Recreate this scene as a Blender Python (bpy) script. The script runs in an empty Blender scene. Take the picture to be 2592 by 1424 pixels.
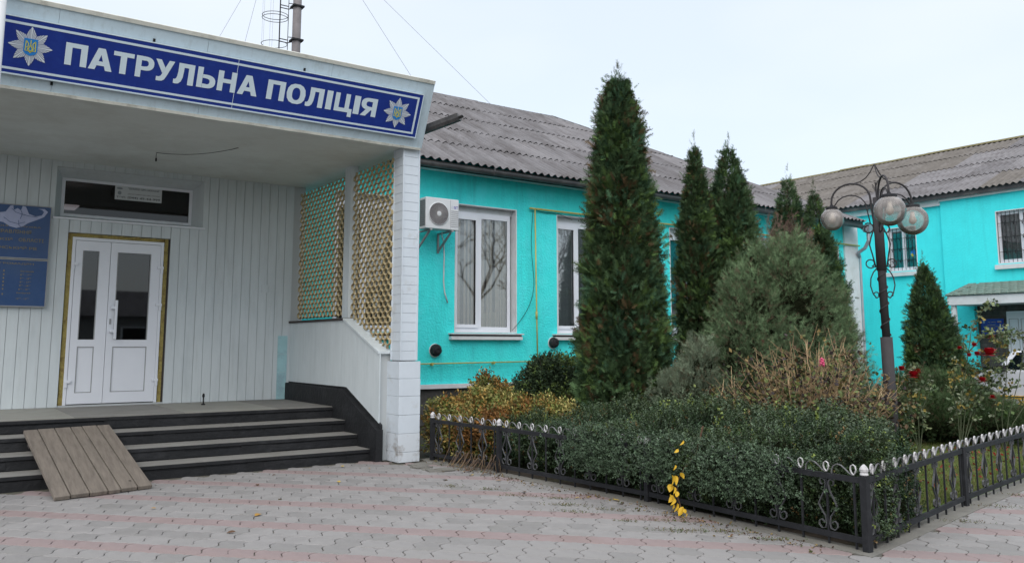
import bpy, bmesh, math, random
import numpy as np
from mathutils import Vector, Matrix
random.seed(7)
R = math.radians
SC = bpy.context.scene
COL = SC.collection

# ---------------------------------------------------------------- camera
cd = bpy.data.cameras.new('camera')
cam = bpy.data.objects.new('camera', cd)
COL.objects.link(cam)
cam.location = (0, 0, 1.5)
cam.rotation_euler = (R(90 + 7.206), 0, R(-35.087))
cd.sensor_fit = 'HORIZONTAL'
cd.sensor_width = 36
cd.lens = 36 * 2123.26 / 2592
cd.shift_y = (603.7 - 712) / 2592
cd.clip_start = 0.05
cd.clip_end = 3000
SC.camera = cam

# ---------------------------------------------------------------- world and sun
W = bpy.data.worlds.new('World')
SC.world = W
W.use_nodes = True
nt = W.node_tree
for n in list(nt.nodes):
    nt.nodes.remove(n)
SUN_EL, SUN_ROT = 42, 220
wo = nt.nodes.new('ShaderNodeOutputWorld')
sky = nt.nodes.new('ShaderNodeTexSky')
sky.sky_type = 'NISHITA'
sky.sun_disc = False
sky.sun_elevation = R(SUN_EL)
sky.sun_rotation = R(SUN_ROT)
sky.air_density = 1.0
sky.dust_density = 2.5
b1 = nt.nodes.new('ShaderNodeBackground')
b1.inputs['Strength'].default_value = 0.05
nt.links.new(sky.outputs[0], b1.inputs['Color'])
# the cloud layer: pale, a little brighter overhead, soft uneven patches
tc = nt.nodes.new('ShaderNodeTexCoord')
sep = nt.nodes.new('ShaderNodeSeparateXYZ')
nt.links.new(tc.outputs['Generated'], sep.inputs[0])
ramp = nt.nodes.new('ShaderNodeValToRGB')
ramp.color_ramp.elements[0].position = 0.0
ramp.color_ramp.elements[0].color = (0.82, 0.895, 0.965, 1)
ramp.color_ramp.elements[1].position = 1.0
ramp.color_ramp.elements[1].color = (1.75, 1.78, 1.84, 1)
em_ = ramp.color_ramp.elements.new(0.5)
em_.color = (0.87, 0.925, 0.99, 1)
nt.links.new(sep.outputs['Z'], ramp.inputs[0])
mp = nt.nodes.new('ShaderNodeMapping')
mp.inputs['Scale'].default_value = (1.6, 1.6, 4.0)
nt.links.new(tc.outputs['Generated'], mp.inputs[0])
nz = nt.nodes.new('ShaderNodeTexNoise')
nz.inputs['Scale'].default_value = 1.3
nz.inputs['Detail'].default_value = 4
nz.inputs['Roughness'].default_value = 0.45
nt.links.new(mp.outputs[0], nz.inputs['Vector'])
r2 = nt.nodes.new('ShaderNodeValToRGB')
r2.color_ramp.elements[0].position = 0.36
r2.color_ramp.elements[0].color = (0.955, 0.97, 0.985, 1)
r2.color_ramp.elements[1].position = 0.62
r2.color_ramp.elements[1].color = (1.07, 1.045, 1.015, 1)
nt.links.new(nz.outputs[0], r2.inputs[0])
mul = nt.nodes.new('ShaderNodeMix')
mul.data_type = 'RGBA'
mul.blend_type = 'MULTIPLY'
mul.inputs[0].default_value = 1
nt.links.new(ramp.outputs[0], mul.inputs[6])
nt.links.new(r2.outputs[0], mul.inputs[7])
b2 = nt.nodes.new('ShaderNodeBackground')
b2.inputs['Strength'].default_value = 0.885
nt.links.new(mul.outputs[2], b2.inputs['Color'])
ad = nt.nodes.new('ShaderNodeAddShader')
nt.links.new(b1.outputs[0], ad.inputs[0])
nt.links.new(b2.outputs[0], ad.inputs[1])
nt.links.new(ad.outputs[0], wo.inputs['Surface'])

sl = bpy.data.lights.new('sun', 'SUN')
sl.energy = 1.35
sl.angle = R(45)
sl.color = (1.0, 0.97, 0.93)
sun = bpy.data.objects.new('sun', sl)
COL.objects.link(sun)
# light comes from the left behind the camera, from azimuth SUN_ROT (clockwise from +Y)
sun.rotation_euler = (R(90 - SUN_EL), 0, R(180 - SUN_ROT))

SC.view_settings.view_transform = 'Standard'
SC.view_settings.look = 'None'
SC.view_settings.exposure = 0.0
SC.view_settings.gamma = 1.0
SC.view_settings.use_curve_mapping = False
SC.cycles.max_bounces = 6
SC.cycles.transparent_max_bounces = 12
SC.cycles.caustics_reflective = False
SC.cycles.caustics_refractive = False

# ---------------------------------------------------------------- materials
MATS = {}


def mat(name, col, rough=0.7, var=0.0, vs=4.0, bump=0.0, bs=40.0, metal=0.0, spec=0.4,
        stain=None, ss=1.2, sa=0.5, stretch=None, attr=False, bdist=0.01, stain_pos=(0.5, 0.68)):
    if name in MATS:
        return MATS[name]
    m = bpy.data.materials.new(name)
    MATS[name] = m
    m.use_nodes = True
    t = m.node_tree
    p = t.nodes['Principled BSDF']
    p.inputs['Roughness'].default_value = rough
    p.inputs['Metallic'].default_value = metal
    p.inputs['Specular IOR Level'].default_value = spec
    c4 = (*col, 1)
    p.inputs['Base Color'].default_value = c4
    tcn = t.nodes.new('ShaderNodeTexCoord')
    vec = tcn.outputs['Object']
    if stretch:
        mpn = t.nodes.new('ShaderNodeMapping')
        mpn.inputs['Scale'].default_value = stretch
        t.links.new(vec, mpn.inputs[0])
        vec = mpn.outputs[0]
    out = None
    if attr:
        a = t.nodes.new('ShaderNodeAttribute')
        a.attribute_name = 'Col'
        out = a.outputs['Color']
    if var > 0:
        n = t.nodes.new('ShaderNodeTexNoise')
        n.inputs['Scale'].default_value = vs
        n.inputs['Detail'].default_value = 6
        n.inputs['Roughness'].default_value = 0.65
        t.links.new(vec, n.inputs['Vector'])
        rr = t.nodes.new('ShaderNodeMapRange')
        rr.inputs[1].default_value = 0.3
        rr.inputs[2].default_value = 0.7
        rr.inputs[3].default_value = 1 - var
        rr.inputs[4].default_value = 1 + var
        t.links.new(n.outputs[0], rr.inputs[0])
        mx = t.nodes.new('ShaderNodeMix')
        mx.data_type = 'RGBA'
        mx.blend_type = 'MULTIPLY'
        mx.inputs[0].default_value = 1
        if out is not None:
            t.links.new(out, mx.inputs[6])
        else:
            mx.inputs[6].default_value = c4
        t.links.new(rr.outputs[0], mx.inputs[7])
        out = mx.outputs[2]
    if stain:
        n = t.nodes.new('ShaderNodeTexNoise')
        n.inputs['Scale'].default_value = ss
        n.inputs['Detail'].default_value = 8
        n.inputs['Roughness'].default_value = 0.7
        t.links.new(vec, n.inputs['Vector'])
        rr = t.nodes.new('ShaderNodeMapRange')
        rr.inputs[1].default_value = stain_pos[0]
        rr.inputs[2].default_value = stain_pos[1]
        rr.inputs[3].default_value = 0
        rr.inputs[4].default_value = sa
        t.links.new(n.outputs[0], rr.inputs[0])
        mx = t.nodes.new('ShaderNodeMix')
        mx.data_type = 'RGBA'
        t.links.new(rr.outputs[0], mx.inputs[0])
        if out is not None:
            t.links.new(out, mx.inputs[6])
        else:
            mx.inputs[6].default_value = c4
        mx.inputs[7].default_value = (*stain, 1)
        out = mx.outputs[2]
    if out is not None:
        t.links.new(out, p.inputs['Base Color'])
    if bump > 0:
        n = t.nodes.new('ShaderNodeTexNoise')
        n.inputs['Scale'].default_value = bs
        n.inputs['Detail'].default_value = 5
        t.links.new(vec, n.inputs['Vector'])
        b = t.nodes.new('ShaderNodeBump')
        b.inputs['Strength'].default_value = bump
        b.inputs['Distance'].default_value = bdist
        t.links.new(n.outputs[0], b.inputs['Height'])
        t.links.new(b.outputs[0], p.inputs['Normal'])
    return m


def streaks(m, col, amt, sc=(2.2, 2.2, 0.16), lo=.50, hi=.72, splash=None):
    """rain streaks: dirt of its own colour in tall thin patches; splash = (height, colour) dirt near the foot"""
    t = m.node_tree
    p = t.nodes['Principled BSDF']
    tcn = t.nodes.new('ShaderNodeTexCoord')
    mpn = t.nodes.new('ShaderNodeMapping')
    mpn.inputs['Scale'].default_value = sc
    t.links.new(tcn.outputs['Object'], mpn.inputs[0])
    n = t.nodes.new('ShaderNodeTexNoise')
    n.inputs['Scale'].default_value = 2.0
    n.inputs['Detail'].default_value = 7
    n.inputs['Roughness'].default_value = 0.7
    t.links.new(mpn.outputs[0], n.inputs['Vector'])
    rr = t.nodes.new('ShaderNodeMapRange')
    rr.inputs[1].default_value = lo
    rr.inputs[2].default_value = hi
    rr.inputs[3].default_value = 0
    rr.inputs[4].default_value = amt
    t.links.new(n.outputs[0], rr.inputs[0])
    mx = t.nodes.new('ShaderNodeMix')
    mx.data_type = 'RGBA'
    t.links.new(rr.outputs[0], mx.inputs[0])
    src = p.inputs['Base Color'].links[0].from_socket
    t.links.new(src, mx.inputs[6])
    mx.inputs[7].default_value = (*col, 1)
    t.links.new(mx.outputs[2], p.inputs['Base Color'])


def glass(name, tint=(0.75, 0.8, 0.8), refl=0.35, rough=0.02):
    """window pane: mostly see-through, with a Fresnel reflection"""
    if name in MATS:
        return MATS[name]
    m = bpy.data.materials.new(name)
    MATS[name] = m
    m.use_nodes = True
    t = m.node_tree
    for n in list(t.nodes):
        t.nodes.remove(n)
    o = t.nodes.new('ShaderNodeOutputMaterial')
    tr = t.nodes.new('ShaderNodeBsdfTransparent')
    tr.inputs[0].default_value = (*tint, 1)
    gl = t.nodes.new('ShaderNodeBsdfGlossy')
    gl.inputs['Roughness'].default_value = rough
    gl.inputs['Color'].default_value = (0.9, 0.93, 0.95, 1)
    fr = t.nodes.new('ShaderNodeFresnel')
    fr.inputs['IOR'].default_value = 1.5
    a = t.nodes.new('ShaderNodeMath')
    a.operation = 'MULTIPLY_ADD'
    a.inputs[1].default_value = 1.0
    a.inputs[2].default_value = refl
    a.use_clamp = True
    t.links.new(fr.outputs[0], a.inputs[0])
    mx = t.nodes.new('ShaderNodeMixShader')
    t.links.new(a.outputs[0], mx.inputs[0])
    t.links.new(tr.outputs[0], mx.inputs[1])
    t.links.new(gl.outputs[0], mx.inputs[2])
    t.links.new(mx.outputs[0], o.inputs[0])
    return m


M_TURQ = mat('turquoise_stucco', (0.055, 0.81, 0.80), 0.85, 0.06, 3, 0.55, 26, stain=(0.045, 0.70, 0.75), ss=0.9, sa=0.5, bdist=0.03)
M_TURQ2 = mat('turquoise_render', (0.06, 0.84, 0.88), 0.85, 0.05, 2, 0.3, 22, stain=(0.05, 0.77, 0.84), ss=0.6, sa=0.5, bdist=0.02)
streaks(M_TURQ, (0.05, 0.52, 0.55), .55)
streaks(M_TURQ, (0.11, 0.86, 0.90), .5, (1.3, 1.3, 1.0), .48, .66)
streaks(M_TURQ2, (0.05, 0.60, 0.64), .45)
M_WHITE = mat('white_plaster', (0.66, 0.68, 0.70), 0.8, 0.05, 6, 0.3, 60, stain=(0.45, 0.44, 0.42), ss=2.5, sa=0.4)
M_SIDING = mat('white_plastic_siding', (0.585, 0.64, 0.665), 0.55, 0.05, 2.0, 0.05, 60, stain=(0.45, 0.51, 0.54), ss=1.6, sa=0.45, stretch=(3, 3, 0.6))
streaks(M_SIDING, (0.36, 0.38, 0.36), .35, (7, 7, .5), .54, .75)
M_SIDEJ = mat('siding_groove', (0.46, 0.49, 0.50), 0.8)
M_FASCIA = mat('pale_blue_fascia_metal', (0.52, 0.63, 0.70), 0.45, 0.03, 1.5, stain=(0.36, 0.44, 0.47), ss=3, sa=0.4, stretch=(4, 4, 0.5))
streaks(M_FASCIA, (0.33, 0.38, 0.40), .45, (7, 7, .6), .52, .74)
M_TRIM = mat('cream_trim', (0.62, 0.62, 0.56), 0.5, 0.1, 6, stain=(0.3, 0.29, 0.25), ss=5, sa=0.6)
M_PVC = mat('white_pvc', (0.74, 0.77, 0.83), 0.35, 0.02, 3)
M_SOFFIT = mat('painted_soffit', (0.62, 0.66, 0.64), 0.75, 0.04, 1.5, 0.08, 30, stain=(0.54, 0.57, 0.55), ss=0.8, sa=0.5)
streaks(M_SOFFIT, (0.50, 0.52, 0.49), .6, (.5, .5, 1), .46, .62)
M_TILEW = mat('white_facing_tile', (0.60, 0.66, 0.72), 0.4, 0.04, 4, stain=(0.36, 0.33, 0.28), ss=3.5, sa=0.45, stain_pos=(0.56, 0.72))
M_TILEBASE = mat('stained_base_tile', (0.60, 0.65, 0.70), 0.45, 0.05, 5, stain=(0.22, 0.19, 0.16), ss=4.5, sa=0.8, stain_pos=(0.5, 0.66))
M_BLUE = mat('sign_blue', (0.008, 0.030, 0.23), 0.35, 0.08, 12, stain=(0.02, 0.06, 0.30), ss=9, sa=0.3)
M_LETTER = mat('sign_letter_white', (0.62, 0.73, 0.80), 0.4)
M_SILVER = mat('badge_silver', (0.62, 0.68, 0.72), 0.35, 0.05, 20)
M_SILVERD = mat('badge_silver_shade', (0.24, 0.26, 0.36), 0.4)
M_SHIELD = mat('badge_light_blue', (0.02, 0.22, 0.62), 0.4)
M_GOLD = mat('badge_yellow', (0.62, 0.58, 0.08), 0.4)
M_BLACKP = mat('black_step_paint', (0.009, 0.010, 0.012), 0.7, 0.25, 5, 0.5, 18, stain=(0.035, 0.036, 0.04), ss=2.2, sa=0.6, bdist=0.02)
M_TREAD = mat('worn_concrete_tread', (0.22, 0.215, 0.20), 0.85, 0.15, 4, 0.35, 40, stain=(0.12, 0.115, 0.10), ss=2, sa=0.6)
M_PLAT = mat('porch_floor_tile', (0.26, 0.255, 0.225), 0.6, 0.12, 3, 0.15, 40, stain=(0.17, 0.165, 0.15), ss=1.4, sa=0.5)
M_WOOD = mat('weathered_plank', (0.175, 0.15, 0.125), 0.85, 0.22, 5, 0.4, 30, stain=(0.09, 0.075, 0.065), ss=3, sa=0.6, stretch=(6, 0.5, 2))
M_DARKWOOD = mat('plank_end', (0.05, 0.042, 0.04), 0.9, 0.2, 8)
M_PAVG = mat('paver_grey', (0.262, 0.252, 0.247), 0.85, 0.10, 5, 0.35, 90, stain=(0.21, 0.203, 0.193), ss=1.3, sa=0.55)
M_PAVG2 = mat('paver_grey_dark', (0.228, 0.220, 0.215), 0.85, 0.10, 6, 0.35, 90, stain=(0.19, 0.185, 0.17), ss=1.6, sa=0.5)
M_PAVR = mat('paver_red', (0.262, 0.207, 0.203), 0.85, 0.10, 5, 0.35, 90, stain=(0.24, 0.18, 0.165), ss=1.3, sa=0.6)
M_JOINT = mat('joint_sand', (0.12, 0.112, 0.092), 0.95, 0.3, 12, 0.5, 90, stain=(0.05, 0.06, 0.025), ss=3, sa=0.6)
M_CONC = mat('kerb_concrete', (0.185, 0.178, 0.16), 0.9, 0.2, 6, 0.5, 50, stain=(0.13, 0.125, 0.10), ss=3, sa=0.7)
M_SOIL = mat('garden_soil', (0.045, 0.035, 0.025), 0.95, 0.4, 8, 0.8, 30, stain=(0.03, 0.045, 0.012), ss=1.5, sa=0.6)
M_ASPH = mat('asphalt', (0.12, 0.12, 0.12), 0.9, 0.15, 3, 0.3, 120)
M_LAWN = mat('lawn_ground', (0.075, 0.12, 0.025), 0.95, 0.3, 6, 0.5, 60, stain=(0.10, 0.085, 0.03), ss=2, sa=0.6)
M_IRON = mat('black_fence_iron', (0.013, 0.014, 0.017), 0.8, 0.2, 20, 0.15, 80, stain=(0.04, 0.041, 0.047), ss=7, sa=0.5)
M_IRONW = mat('white_brushed_paint', (0.56, 0.55, 0.56), 0.6, 0.1, 40, stain=(0.2, 0.19, 0.19), ss=30, sa=0.7)
M_IRONG = mat('worn_scroll_paint', (0.16, 0.16, 0.165), 0.7, 0.2, 30, stain=(0.03, 0.03, 0.034), ss=14, sa=0.9)
M_IRONG2 = mat('scuffed_iron', (0.085, 0.087, 0.093), 0.55, 0.2, 30, stain=(0.025, 0.025, 0.029), ss=9, sa=0.9)
M_ROOF = mat('asbestos_cement', (0.175, 0.17, 0.178), 0.95, 0.22, 3, 0.5, 60, stain=(0.105, 0.098, 0.10), ss=2.2, sa=0.85, stretch=(1, 0.35, 0.35), stain_pos=(0.44, 0.62))
M_ROOF2 = mat('asbestos_cement_light', (0.198, 0.192, 0.20), 0.95, 0.2, 4, 0.5, 60, stain=(0.12, 0.11, 0.112), ss=2.8, sa=0.8, stretch=(1, 0.35, 0.35))
M_ROOFM = mat('mossy_roof_sheet', (0.150, 0.137, 0.124), 0.95, 0.25, 3, 0.5, 60, stain=(0.19, 0.178, 0.172), ss=1.5, sa=0.75)
M_GUTTER = mat('dark_gutter', (0.055, 0.055, 0.058), 0.5, 0.25, 5, 0.1, 40, stain=(0.16, 0.15, 0.14), ss=3, sa=0.6)
M_ZINC = mat('galvanised_downpipe', (0.35, 0.38, 0.42), 0.4, 0.1, 6, metal=0.3)
M_YPIPE = mat('yellow_gas_paint', (0.50, 0.44, 0.12), 0.5, 0.12, 14, stain=(0.28, 0.24, 0.10), ss=7, sa=0.6)
M_YFOAM = mat('yellow_foam', (0.33, 0.27, 0.09), 0.9, 0.2, 25, 0.8, 40, stain=(0.12, 0.06, 0.03), ss=8, sa=0.7, bdist=0.02)
M_SCREEN = mat('cream_screen_paint', (0.44, 0.355, 0.20), 0.6, 0.12, 9, 0.2, 60, stain=(0.16, 0.11, 0.06), ss=5, sa=0.6)
M_ACW = mat('appliance_white', (0.62, 0.64, 0.66), 0.4, 0.03, 4, stain=(0.42, 0.41, 0.40), ss=3, sa=0.4)
M_ACD = mat('grille_grey', (0.20, 0.19, 0.20), 0.5)
M_DARK = mat('dark_cavity', (0.012, 0.012, 0.014), 0.9)
M_ROOM = mat('room_plaster', (0.62, 0.59, 0.54), 0.9, 0.1, 1)
M_BLIND = mat('beige_blind', (0.80, 0.68, 0.52), 0.8, 0.08, 8)
M_BLINDG = mat('grey_blind', (0.50, 0.53, 0.58), 0.8, 0.08, 8)
M_GLASS = glass('window_glass', (0.92, 0.94, 0.94), 0.10)
M_GLASSD = glass('door_glass', (0.30, 0.32, 0.34), 0.02)
M_GLASST = glass('transom_glass', (0.30, 0.31, 0.33), 0.0)
M_GLASSC = glass('car_glass', (0.25, 0.27, 0.3), 0.10)
M_LAMP = mat('lamp_post_paint', (0.042, 0.039, 0.042), 0.75, 0.15, 12, 0.1, 60)
M_BARK = mat('bark', (0.07, 0.05, 0.035), 0.95, 0.3, 10, 0.8, 30)
M_CORE = mat('core_shade', (0.014, 0.017, 0.009), 1.0, 0.4, 9, 1.0, 20, bdist=0.05, spec=0.0)  # near-black: shade deep inside foliage put into the colour
M_LEAF = mat('conifer_foliage', (1, 1, 1), 0.75, attr=True, spec=0.15)
M_BOX = mat('boxwood_leaf', (1, 1, 1), 0.45, attr=True, spec=0.3)
M_SOFTLEAF = mat('soft_leaf', (1, 1, 1), 0.6, attr=True, spec=0.25)
M_TWIG = mat('dry_twig', (1, 1, 1), 0.85, attr=True, spec=0.1)
M_REDROSE = mat('red_rose_petal', (0.36, 0.008, 0.018), 0.55, 0.15, 30)
M_PINK = mat('pink_petal', (0.70, 0.10, 0.22), 0.6)
M_CARW = mat('car_white', (0.72, 0.74, 0.80), 0.22, spec=0.6)
M_CARB = mat('car_blue_band', (0.02, 0.04, 0.30), 0.3)
M_CARY = mat('car_yellow_band', (0.75, 0.42, 0.02), 0.3)
M_RUBBER = mat('tyre_rubber', (0.02, 0.02, 0.02), 0.8)
M_REDL = mat('red_beacon', (0.30, 0.02, 0.03), 0.3)
M_GREENT = mat('green_shingle', (0.16, 0.215, 0.185), 0.85, 0.15, 6, 0.3, 60, stain=(0.24, 0.25, 0.22), ss=3, sa=0.5)
M_STONE = mat('dark_stone_facing', (0.075, 0.072, 0.068), 0.8, 0.3, 7, 0.6, 20, stain=(0.14, 0.13, 0.12), ss=4, sa=0.6)
M_GREYP = mat('galvanised_grey', (0.30, 0.31, 0.32), 0.5, 0.1, 6)
M_MAST = mat('grey_mast_steel', (0.20, 0.185, 0.19), 0.7, 0.15, 3, stain=(0.26, 0.24, 0.24), ss=2, sa=0.5)
M_WIRE = mat('guy_wire', (0.38, 0.40, 0.46), 0.5)
M_GLOBE = None


def globe_mat():
    m = bpy.data.materials.new('smoky_globe')
    m.use_nodes = True
    t = m.node_tree
    for n in list(t.nodes):
        t.nodes.remove(n)
    o = t.nodes.new('ShaderNodeOutputMaterial')
    tr = t.nodes.new('ShaderNodeBsdfTransparent')
    tr.inputs[0].default_value = (0.86, 0.84, 0.82, 1)
    df = t.nodes.new('ShaderNodeBsdfDiffuse')
    df.inputs[0].default_value = (0.66, 0.61, 0.58, 1)
    gl = t.nodes.new('ShaderNodeBsdfGlossy')
    gl.inputs['Roughness'].default_value = 0.08
    tcn = t.nodes.new('ShaderNodeTexCoord')
    n = t.nodes.new('ShaderNodeTexNoise')
    n.inputs['Scale'].default_value = 6
    t.links.new(tcn.outputs['Object'], n.inputs['Vector'])
    rr = t.nodes.new('ShaderNodeMapRange')
    rr.inputs[1].default_value = 0.3
    rr.inputs[2].default_value = 0.7
    rr.inputs[3].default_value = 0.20
    rr.inputs[4].default_value = 0.46
    t.links.new(n.outputs[0], rr.inputs[0])
    m1 = t.nodes.new('ShaderNodeMixShader')
    t.links.new(rr.outputs[0], m1.inputs[0])
    t.links.new(tr.outputs[0], m1.inputs[1])
    t.links.new(df.outputs[0], m1.inputs[2])
    fr = t.nodes.new('ShaderNodeFresnel')
    fr.inputs['IOR'].default_value = 1.45
    m2 = t.nodes.new('ShaderNodeMixShader')
    t.links.new(fr.outputs[0], m2.inputs[0])
    t.links.new(m1.outputs[0], m2.inputs[1])
    t.links.new(gl.outputs[0], m2.inputs[2])
    t.links.new(m2.outputs[0], o.inputs[0])
    return m


M_GLOBE = globe_mat()

# ---------------------------------------------------------------- object helpers


def tag(o, label=None, cat=None, group=None, kind=None):
    if label:
        o['label'] = label
    if cat:
        o['category'] = cat
    if group:
        o['group'] = group
    if kind:
        o['kind'] = kind
    return o


def thing(name, label, cat, loc=(0, 0, 0), group=None):
    o = bpy.data.objects.new(name, None)
    o.empty_display_size = 0.2
    o.location = loc
    COL.objects.link(o)
    return tag(o, label, cat, group)


def put(name, me, parent=None, kind=None, label=None):
    """link mesh given in world coordinates; under a parent it keeps those coordinates"""
    o = bpy.data.objects.new(name, me)
    COL.objects.link(o)
    if parent is not None:
        o.parent = parent
        off = parent.location if parent.parent is None else Vector((0, 0, 0))
        o.matrix_parent_inverse = Matrix.Translation(-off)
    if kind:
        o['kind'] = kind
    if label:
        o['label'] = label
    return o


class MB:
    def __init__(s):
        s.v = []
        s.f = []
        s.mi = []
        s.m = 0

    def quad(s, a, b, c, d):
        n = len(s.v)
        s.v += [tuple(a), tuple(b), tuple(c), tuple(d)]
        s.f.append((n, n + 1, n + 2, n + 3))
        s.mi.append(s.m)

    def poly(s, pts):
        n = len(s.v)
        s.v += [tuple(p) for p in pts]
        s.f.append(tuple(range(n, n + len(pts))))
        s.mi.append(s.m)

    def hexa(s, c):
        """8 corners: bottom 4 ccw then top 4"""
        n = len(s.v)
        s.v += [tuple(p) for p in c]
        for f in ((0, 3, 2, 1), (4, 5, 6, 7), (0, 1, 5, 4), (1, 2, 6, 5), (2, 3, 7, 6), (3, 0, 4, 7)):
            s.f.append(tuple(n + i for i in f))
            s.mi.append(s.m)

    def box(s, x0, x1, y0, y1, z0, z1):
        s.hexa([(x0, y0, z0), (x1, y0, z0), (x1, y1, z0), (x0, y1, z0), (x0, y0, z1), (x1, y0, z1), (x1, y1, z1), (x0, y1, z1)])

    def prism(s, pts, d):
        """extrude closed polygon pts along vector d"""
        n = len(s.v)
        k = len(pts)
        d = Vector(d)
        s.v += [tuple(p) for p in pts] + [tuple(Vector(p) + d) for p in pts]
        s.f.append(tuple(range(n, n + k))[::-1])
        s.f.append(tuple(range(n + k, n + 2 * k)))
        s.mi += [s.m, s.m]
        for i in range(k):
            j = (i + 1) % k
            s.f.append((n + i, n + j, n + k + j, n + k + i))
            s.mi.append(s.m)

    def tube(s, pts, r, sides=6, caps=True):
        pts = [Vector(p) for p in pts]
        k = len(pts)
        rr = r if isinstance(r, (list, tuple)) else [r] * k
        n0 = len(s.v)
        up = None
        for i, p in enumerate(pts):
            t = (pts[min(i + 1, k - 1)] - pts[max(i - 1, 0)])
            if t.length < 1e-9:
                t = Vector((0, 0, 1))
            t.normalize()
            if up is None:
                up = Vector((0, 0, 1)) if abs(t.z) < 0.9 else Vector((1, 0, 0))
            a = (up - t * up.dot(t))
            if a.length < 1e-6:
                a = t.orthogonal()
            a.normalize()
            b = t.cross(a)
            up = a
            for j in range(sides):
                q = 2 * math.pi * (j + 0.5) / sides
                s.v.append(tuple(p + a * math.cos(q) * rr[i] + b * math.sin(q) * rr[i]))
        for i in range(k - 1):
            for j in range(sides):
                j2 = (j + 1) % sides
                s.f.append((n0 + i * sides + j, n0 + i * sides + j2, n0 + (i + 1) * sides + j2, n0 + (i + 1) * sides + j))
                s.mi.append(s.m)
        if caps:
            s.f.append(tuple(n0 + j for j in range(sides))[::-1])
            s.f.append(tuple(n0 + (k - 1) * sides + j for j in range(sides)))
            s.mi += [s.m, s.m]

    def strip(s, pts, side, w, t):
        """flat bar: polyline pts, width w along 'side', thickness t across"""
        pts = [Vector(p) for p in pts]
        side = Vector(side).normalized()
        k = len(pts)
        n0 = len(s.v)
        for i, p in enumerate(pts):
            d = (pts[min(i + 1, k - 1)] - pts[max(i - 1, 0)])
            d.normalize()
            nn = d.cross(side)
            nn.normalize()
            for (a, b) in ((-1, -1), (1, -1), (1, 1), (-1, 1)):
                s.v.append(tuple(p + side * (a * w / 2) + nn * (b * t / 2)))
        for i in range(k - 1):
            for j in range(4):
                j2 = (j + 1) % 4
                s.f.append((n0 + i * 4 + j, n0 + i * 4 + j2, n0 + (i + 1) * 4 + j2, n0 + (i + 1) * 4 + j))
                s.mi.append(s.m)
        s.f.append((n0 + 3, n0 + 2, n0 + 1, n0))
        e = n0 + (k - 1) * 4
        s.f.append((e, e + 1, e + 2, e + 3))
        s.mi += [s.m, s.m]

    def lathe(s, prof, c, sides=16, axis='z'):
        n0 = len(s.v)
        k = len(prof)
        for (r, h) in prof:
            for j in range(sides):
                q = 2 * math.pi * j / sides
                a, b = r * math.cos(q), r * math.sin(q)
                if axis == 'z':
                    s.v.append((c[0] + a, c[1] + b, c[2] + h))
                elif axis == 'y':
                    s.v.append((c[0] + a, c[1] + h, c[2] - b))
                else:
                    s.v.append((c[0] + h, c[1] + a, c[2] + b))
        for i in range(k - 1):
            for j in range(sides):
                j2 = (j + 1) % sides
                s.f.append((n0 + i * sides + j, n0 + i * sides + j2, n0 + (i + 1) * sides + j2, n0 + (i + 1) * sides + j))
                s.mi.append(s.m)
        s.f.append(tuple(n0 + j for j in range(sides))[::-1])
        s.f.append(tuple(n0 + (k - 1) * sides + j for j in range(sides)))
        s.mi += [s.m, s.m]

    def mesh(s, name, mats, smooth=False):
        me = bpy.data.meshes.new(name)
        me.from_pydata(s.v, [], s.f)
        if not isinstance(mats, (list, tuple)):
            mats = [mats]
        for m in mats:
            me.materials.append(m)
        if len(mats) > 1:
            me.polygons.foreach_set('material_index', s.mi)
        if smooth:
            me.polygons.foreach_set('use_smooth', [True] * len(me.polygons))
        me.update()
        return me

    def put(s, name, mats, parent=None, kind=None, label=None, smooth=False, bevel=0):
        me = s.mesh(name, mats, smooth)
        if bevel:
            bm = bmesh.new()
            bm.from_mesh(me)
            bmesh.ops.bevel(bm, geom=list(bm.edges), offset=bevel, segments=2, affect='EDGES', profile=0.5)
            bm.to_mesh(me)
            bm.free()
        return put(name, me, parent, kind, label)


def box(name, b, m, parent=None, label=None, kind=None, bevel=0):
    q = MB()
    q.box(*b)
    return q.put(name, m, parent, kind, label, bevel=bevel)


def instance(name, me, parent, loc=(0, 0, 0), rot=(0, 0, 0), scale=(1, 1, 1), label=None):
    o = bpy.data.objects.new(name, me)
    COL.objects.link(o)
    o.location = loc
    o.rotation_euler = rot
    o.scale = scale
    if parent is not None:
        o.parent = parent
        off = parent.location if parent.parent is None else Vector((0, 0, 0))
        o.matrix_parent_inverse = Matrix.Translation(-off)
    if label:
        o['label'] = label
    return o


# --- scattered leaves in numpy
def np_mesh(name, V, F, m, colors=None):
    me = bpy.data.meshes.new(name)
    nv, nf = len(V), len(F)
    me.vertices.add(nv)
    me.vertices.foreach_set('co', V.astype(np.float32).ravel())
    k = F.shape[1]
    me.loops.add(nf * k)
    me.loops.foreach_set('vertex_index', F.astype(np.int32).ravel())
    me.polygons.add(nf)
    me.polygons.foreach_set('loop_start', np.arange(0, nf * k, k, dtype=np.int32))
    me.polygons.foreach_set('loop_total', np.full(nf, k, dtype=np.int32))
    me.update(calc_edges=True)
    if colors is not None:
        a = me.color_attributes.new('Col', 'FLOAT_COLOR', 'POINT')
        c = np.ones((nv, 4), dtype=np.float32)
        c[:, :3] = colors
        a.data.foreach_set('color', c.ravel())
    me.materials.append(m)
    return me


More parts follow.
